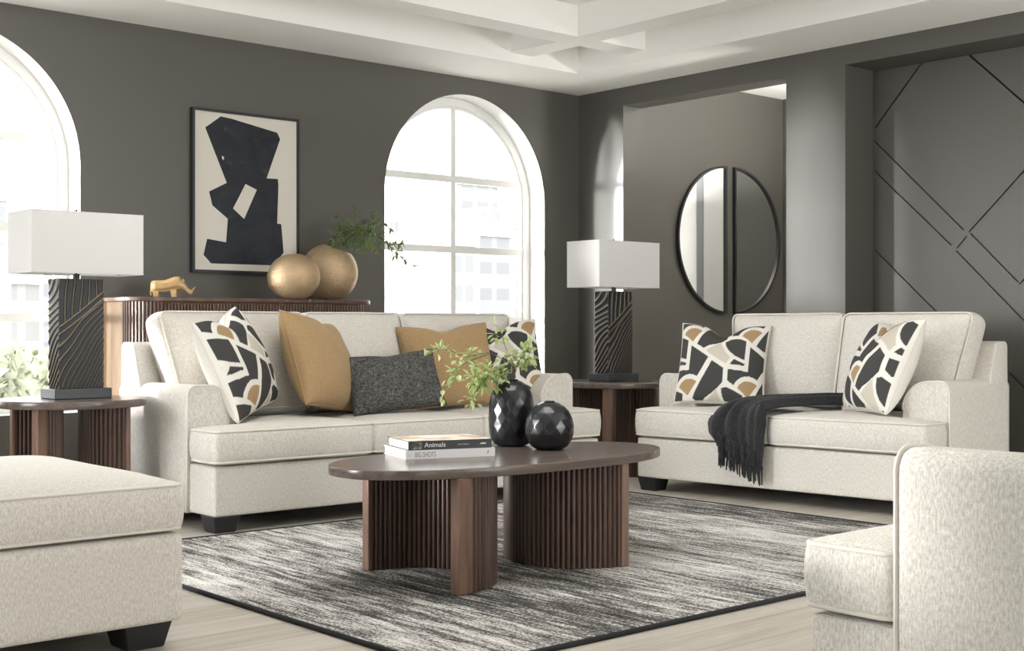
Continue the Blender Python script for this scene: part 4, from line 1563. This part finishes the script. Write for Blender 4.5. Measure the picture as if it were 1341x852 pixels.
def sprig(name, origin, twigs, clusters, leafL, leafW, lm, label, rnd, density, stem_r=0.0022):
    root = empty(name, origin, 0, label, 'plant')
    bs, bl = bmesh.new(), bmesh.new()
    for pts, dens, start in twigs:
        sp = crspline([Vector(p) - Vector(origin) for p in pts], 8)
        tube(bs, sp, stem_r, 6, taper=lambda t: 1 - 0.6 * t)
        n = len(sp)
        for i in range(int(start * n), n):
            t = (sp[min(i + 1, n - 1)] - sp[max(i - 1, 0)]).normalized()
            for _ in range(dens):
                if rnd.random() > density:
                    continue
                side = Vector((rnd.uniform(-1, 1), rnd.uniform(-1, 1), rnd.uniform(-0.7, 1.0))).normalized()
                d = (t * rnd.uniform(0.1, 0.9) + side).normalized()
                leaf(bl, sp[i] + side * 0.004, d, Vector((rnd.uniform(-0.5, 0.5), rnd.uniform(-0.5, 0.5), 1)), leafL * rnd.uniform(0.65, 1.25), leafW * rnd.uniform(0.7, 1.2))
    for (c, rad, cnt) in [(q[0], q[1], int(q[2] * 1.6)) for q in clusters]:
        c = Vector(c) - Vector(origin)
        for _ in range(cnt):
            o = Vector((rnd.gauss(0, 1), rnd.gauss(0, 1), rnd.gauss(0, 1)))
            o = o.normalized() * rad * rnd.random() ** 0.5
            d = (o.normalized() + Vector((rnd.uniform(-1, 1), rnd.uniform(-1, 1), rnd.uniform(-0.6, 0.6)))).normalized()
            leaf(bl, c + o, d, Vector((rnd.uniform(-0.7, 0.7), rnd.uniform(-0.7, 0.7), 1)), leafL * rnd.uniform(0.65, 1.2), leafW * rnd.uniform(0.7, 1.2))
    obj('stems', bs, M['stem'], root, True)
    obj('foliage', bl, lm, root)['kind'] = 'stuff'
    return root

rnd = random.Random(11)
d0 = VT.dot(FW)
top = Vector((VT.x, VT.y, CT + 0.26))
def V_(px, py, dd=0.0):
    return at(px, py, d0 + dd)
tw = [
    ([top, V_(676, 480), V_(664, 474, -0.03), V_(640, 462, -0.06), V_(612, 466, -0.08), V_(585, 458, -0.10), V_(567, 457, -0.12), V_(554, 468, -0.13)], 1, 0.45),
    ([V_(640, 463, -0.06), V_(612, 474, -0.09), V_(596, 484, -0.1), V_(584, 500, -0.1), V_(580, 524, -0.1)], 1, 0.3),
    ([top, V_(670, 478, -0.01), V_(655, 482, -0.05), V_(636, 496, -0.08), V_(617, 524, -0.12)], 1, 0.5),
    ([top, V_(674, 482), V_(662, 455, 0.02), V_(656, 435, 0.03), V_(648, 424, 0.04)], 1, 0.4),
    ([top, V_(676, 482), V_(682, 468, 0.02), V_(688, 455, 0.04)], 1, 0.6),
]
cl = [(V_(632, 489, -0.07), 0.05, 34), (V_(648, 500, -0.05), 0.045, 26), (V_(622, 497, -0.10), 0.04, 18), (V_(688, 466, 0.03), 0.045, 34), (V_(662, 473, 0.0), 0.03, 12), (V_(655, 490, -0.03), 0.03, 10),
      (V_(618, 524, -0.12), 0.03, 9), (V_(603, 468, -0.09), 0.03, 7), (V_(592, 488, -0.1), 0.03, 6), (V_(615, 463, -0.08), 0.02, 6), (V_(651, 440, 0.03), 0.02, 5), (V_(575, 460, -0.11), 0.025, 5)]
sprig('leafy_twigs', top, tw, cl, 0.034, 0.023, M['leaf_light'], 'light green leafy twigs arching out of the tall black vase', rnd, 0.6)

# ------------------------------------------------------------------ brass vases on the credenza
def moon_vase(name, px, d, rx, rz, zb, tilt, open_r, label):
    """squashed round vase with a cut opening, tilted"""
    a = (px - 670.5) / 1725
    loc = FW * d + RT * (a * d)
    root = empty(name, (loc.x, loc.y, zb), math.atan2(RT.y, RT.x), label, 'vase', 'brass round vases on the credenza')
    n = 30
    prof = []
    a_top = math.asin(open_r / rx)
    for k in range(n + 1):
        th = R(-74) + (PI / 2 - a_top - R(-74)) * k / n
        prof.append((rx * math.cos(th), rz * math.sin(th)))
    bm, rings = lathe([(prof[0][0] * 0.3, prof[0][1])] + prof, 56)
    rot = Matrix.Rotation(R(tilt), 4, 'Y')
    bmesh.ops.transform(bm, verts=bm.verts, matrix=rot)
    # thin front-to-back like a moon flask
    for v in bm.verts:
        v.co.y *= 0.82
    zmin = min(v.co.z for v in bm.verts)
    flat = zmin + 0.012
    for v in bm.verts:
        if v.co.z < flat:
            v.co.z = flat - (flat - v.co.z) * 0.05
    zmin = min(v.co.z for v in bm.verts)
    bmesh.ops.translate(bm, verts=bm.verts, vec=(0, 0, -zmin))
    obj('body', bm, M['gold'], root, True)
    bm, rings = lathe([(open_r * 0.5, prof[-1][1] - 0.05), (open_r * 0.9, prof[-1][1] - 0.03), (open_r * 0.985, prof[-1][1] - 0.002)], 48)
    bmesh.ops.transform(bm, verts=bm.verts, matrix=rot)
    for v in bm.verts:
        v.co.y *= 0.82
    bmesh.ops.translate(bm, verts=bm.verts, vec=(0, 0, -zmin))
    obj('inside', bm, M['gold_dark'], root, True)
    return root, Vector((loc.x, loc.y, zb))
g1, p1 = moon_vase('brass_vase', 384.5, 7.62, 0.153, 0.139, ctop, -6, 0.05, 'smaller round brass vase at the front on the credenza, left of the larger one')
g2, p2 = moon_vase('brass_vase', 430.5, 7.98, 0.175, 0.178, ctop, 20, 0.085, 'larger round brass vase holding a green branch on the credenza')
rnd = random.Random(23)
d1_ = 7.98
top2 = at(449, 322, d1_)
def W_(px, py, dd=0.0):
    return at(px, py, d1_ + dd)
tw = [
    ([top2, W_(462, 306), W_(485, 303, -0.04), W_(505, 318, -0.08), W_(522, 334, -0.1), W_(541, 349, -0.1)], 2, 0.25),
    ([top2, W_(458, 304), W_(480, 292, 0.03), W_(500, 294, 0.03), W_(512, 300, 0.03)], 2, 0.3),
    ([top2, W_(450, 308), W_(446, 295, -0.05), W_(438, 285, -0.06)], 2, 0.2),
    ([top2, W_(455, 303), W_(462, 288, 0.04), W_(465, 274, 0.06)], 2, 0.3),
    ([top2, W_(464, 306, -0.05), W_(480, 312, -0.1), W_(494, 328, -0.13)], 2, 0.3),
    ([W_(495, 309, -0.06), W_(512, 318, -0.03), W_(526, 322, 0.0)], 2, 0.3),
    ([W_(480, 300, 0.0), W_(488, 285, 0.02), W_(491, 279, 0.03)], 2, 0.4),
]
cl = [(W_(443, 312, -0.03), 0.06, 46), (W_(458, 306, 0.0), 0.075, 55), (W_(475, 308, -0.03), 0.07, 45), (W_(472, 322, -0.06), 0.045, 16), (W_(490, 312, -0.05), 0.07, 30), (W_(520, 328, -0.1), 0.05, 22), (W_(485, 297, 0.0), 0.06, 16)]
sprig('green_branch', top2, tw, cl, 0.040, 0.014, M['leaf_dark'], 'fine leaved green branch leaning right out of the larger brass vase', rnd, 0.8)

# ------------------------------------------------------------------ wooden rhinoceros figurine
def rhino():
    a = (226 - 670.5) / 1725
    d = 7.25
    loc = FW * d + RT * (a * d)
    root = empty('rhinoceros_figurine', (loc.x, loc.y, ctop), math.atan2(RT.y, RT.x) + R(6), 'faceted golden wooden rhinoceros figurine on the left of the credenza', 'figurine')
    K = 0.0745 / 255 * 0.97   # zoomed photo pixels to metres
    s = 7.25 / 1725 / 14.9
    def P2(zx, zy):
        return ((zx - 690) * s, (612 - zy) * s)
    # body: cross sections along the length (top, bottom, half width)
    secs = [(272, 330, 470, 0.012), (300, 292, 505, 0.026), (370, 278, 512, 0.036), (540, 275, 500, 0.039), (640, 240, 490, 0.037), (735, 205, 462, 0.035), (815, 205, 445, 0.030), (845, 262, 440, 0.024), (890, 280, 445, 0.022), (925, 330, 470, 0.020), (970, 400, 520, 0.016), (1040, 470, 565, 0.011), (1052, 490, 520, 0.008)]
    bm = bmesh.new()
    rings = []
    for zx, zt, zb_, hw in secs:
        x, t = P2(zx, zt)
        _, b = P2(zx, zb_)
        m = (t + b) / 2
        hgt = (t - b) / 2
        rings.append([bm.verts.new((x, hw * cy_, m + hgt * cz_)) for cy_, cz_ in ((0.45, 1), (1, 0.45), (1, -0.4), (0.55, -1), (-0.55, -1), (-1, -0.4), (-1, 0.45), (-0.45, 1))])
    for A, B in zip(rings, rings[1:]):
        for k in range(8):
            bm.faces.new((A[k], A[(k + 1) % 8], B[(k + 1) % 8], B[k]))
    bm.faces.new(rings[0])
    bm.faces.new(rings[-1])
    bmesh.ops.recalc_face_normals(bm, faces=bm.faces)
    # legs grow out of the same body
    for zx, w0, w1, ztop in ((380, 0.017, 0.011, 495), (720, 0.018, 0.010, 450)):
        x, zt = P2(zx, ztop)
        for sy in (-1, 1):
            yy = sy * 0.021
            vs = bm_box(bm, x - w0, x + w0, yy - 0.011, yy + 0.011, 0, zt)
            for v in vs:
                if v.co.z < 0.001:
                    v.co.x = x + (v.co.x - x) * w1 / w0
                    v.co.y = yy + (v.co.y - yy) * 0.8
    obj('body', bm, M['rhino'], root)
    bm = bmesh.new()
    pts = [P2(1035, 520), P2(1070, 460), P2(1130, 392)]
    tube(bm, [(x, 0, z) for x, z in pts], 0.010, 6, taper=lambda t: 1 - 0.92 * t)
    obj('horn', bm, M['rhino'], root)
    bm = bmesh.new()
    for sy in (-1, 1):
        x, z = P2(900, 275)
        tube(bm, [(x, sy * 0.012, z - 0.004), (x - 0.004, sy * 0.017, z + 0.010)], 0.005, 5, taper=lambda t: 1 - 0.7 * t)
    obj('ears', bm, M['rhino'], root)
    bm = bmesh.new()
    x, z = P2(278, 440)
    tube(bm, [(x, 0, z), (x - 0.003, 0, z - 0.02), (x, 0, z - 0.036)], 0.004, 5)
    obj('tail', bm, M['rhino'], root)
rhino()

# ------------------------------------------------------------------ light
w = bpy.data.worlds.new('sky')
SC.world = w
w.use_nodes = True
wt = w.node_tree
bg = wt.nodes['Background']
# bright overcast sky, with a broad glow added out of view for side light
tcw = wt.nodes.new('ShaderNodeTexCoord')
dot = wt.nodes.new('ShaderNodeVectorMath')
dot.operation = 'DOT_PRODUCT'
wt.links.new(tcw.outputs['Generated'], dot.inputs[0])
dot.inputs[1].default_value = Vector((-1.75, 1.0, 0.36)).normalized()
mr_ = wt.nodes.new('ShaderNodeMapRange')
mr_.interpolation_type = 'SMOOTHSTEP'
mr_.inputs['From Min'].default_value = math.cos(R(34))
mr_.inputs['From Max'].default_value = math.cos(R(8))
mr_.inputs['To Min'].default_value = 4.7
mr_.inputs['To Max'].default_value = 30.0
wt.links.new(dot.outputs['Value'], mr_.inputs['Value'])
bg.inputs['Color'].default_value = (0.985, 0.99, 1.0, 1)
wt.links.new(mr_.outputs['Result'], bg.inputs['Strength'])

sun = bpy.data.lights.new('sun', 'SUN')
sun.energy = 8
sun.angle = R(3.5)
sun.color = (1.0, 0.985, 0.96)
so = bpy.data.objects.new('sun', sun)
COL.objects.link(so)
so.rotation_euler = Vector((0.92, -1.0, -0.02)).to_track_quat('-Z', 'Y').to_euler()

gl = bpy.data.lights.new('pillar_fill_sun', 'SUN')      # second sun added to light the pillar through the left window
gl.energy = 4.8
gl.angle = R(5)
gl.color = (1.0, 0.99, 0.97)
go = bpy.data.objects.new('pillar_fill_sun', gl)
COL.objects.link(go)
go.rotation_euler = Vector((2.15, -1.0, -0.03)).to_track_quat('-Z', 'Y').to_euler()

def area(name, loc, direction, sx, sy, power, color=(1, 1, 1)):
    l = bpy.data.lights.new(name, 'AREA')
    l.shape = 'RECTANGLE'
    l.size, l.size_y = sx, sy
    l.energy = power
    l.color = color
    o = bpy.data.objects.new(name, l)
    COL.objects.link(o)
    o.location = loc
    o.rotation_euler = Vector(direction).to_track_quat('-Z', 'Z').to_euler()
    return o
area('bounce_fill', (4.9, 0.2, 1.2), (0, 0.02, 1), 2.4, 2.4, 110, (1.0, 1.0, 1.0))  # unseen lamp added to brighten the ceiling from below
area('overhead_fill', (2.9, 3.7, 2.80), (0, 0.05, -1), 1.6, 1.6, 46, (1.0, 1.0, 1.0))  # added fill above the view, lifts the sofa fronts and seats
area('fill_lamp', (5.6, -4.5, 1.7), (-0.1, 1, 0.04), 2.5, 2.4, 120, (1.0, 1.0, 1.0))  # added fill far behind the camera, no fixture there
area('left_window_fill', (XL - 0.3, 5.85, 1.3), (1, -0.02, -0.12), 1.1, 1.7, 55, (1.0, 1.0, 0.99))  # lamp added outside the unseen left opening to brighten the sofa side
area('hall_fill', (8.0, 5.0, 2.05), (0, 0.05, 1), 0.5, 0.4, 92, (1.0, 0.97, 0.93))  # hidden uplight added to brighten the hall ceiling and mirror wall

vs = SC.view_settings
vs.view_transform = 'Standard'
vs.look = 'None'
vs.exposure = 0.0
vs.gamma = 1.0
vs.use_curve_mapping = False
SC.cycles.max_bounces = 10
SC.cycles.transparent_max_bounces = 16
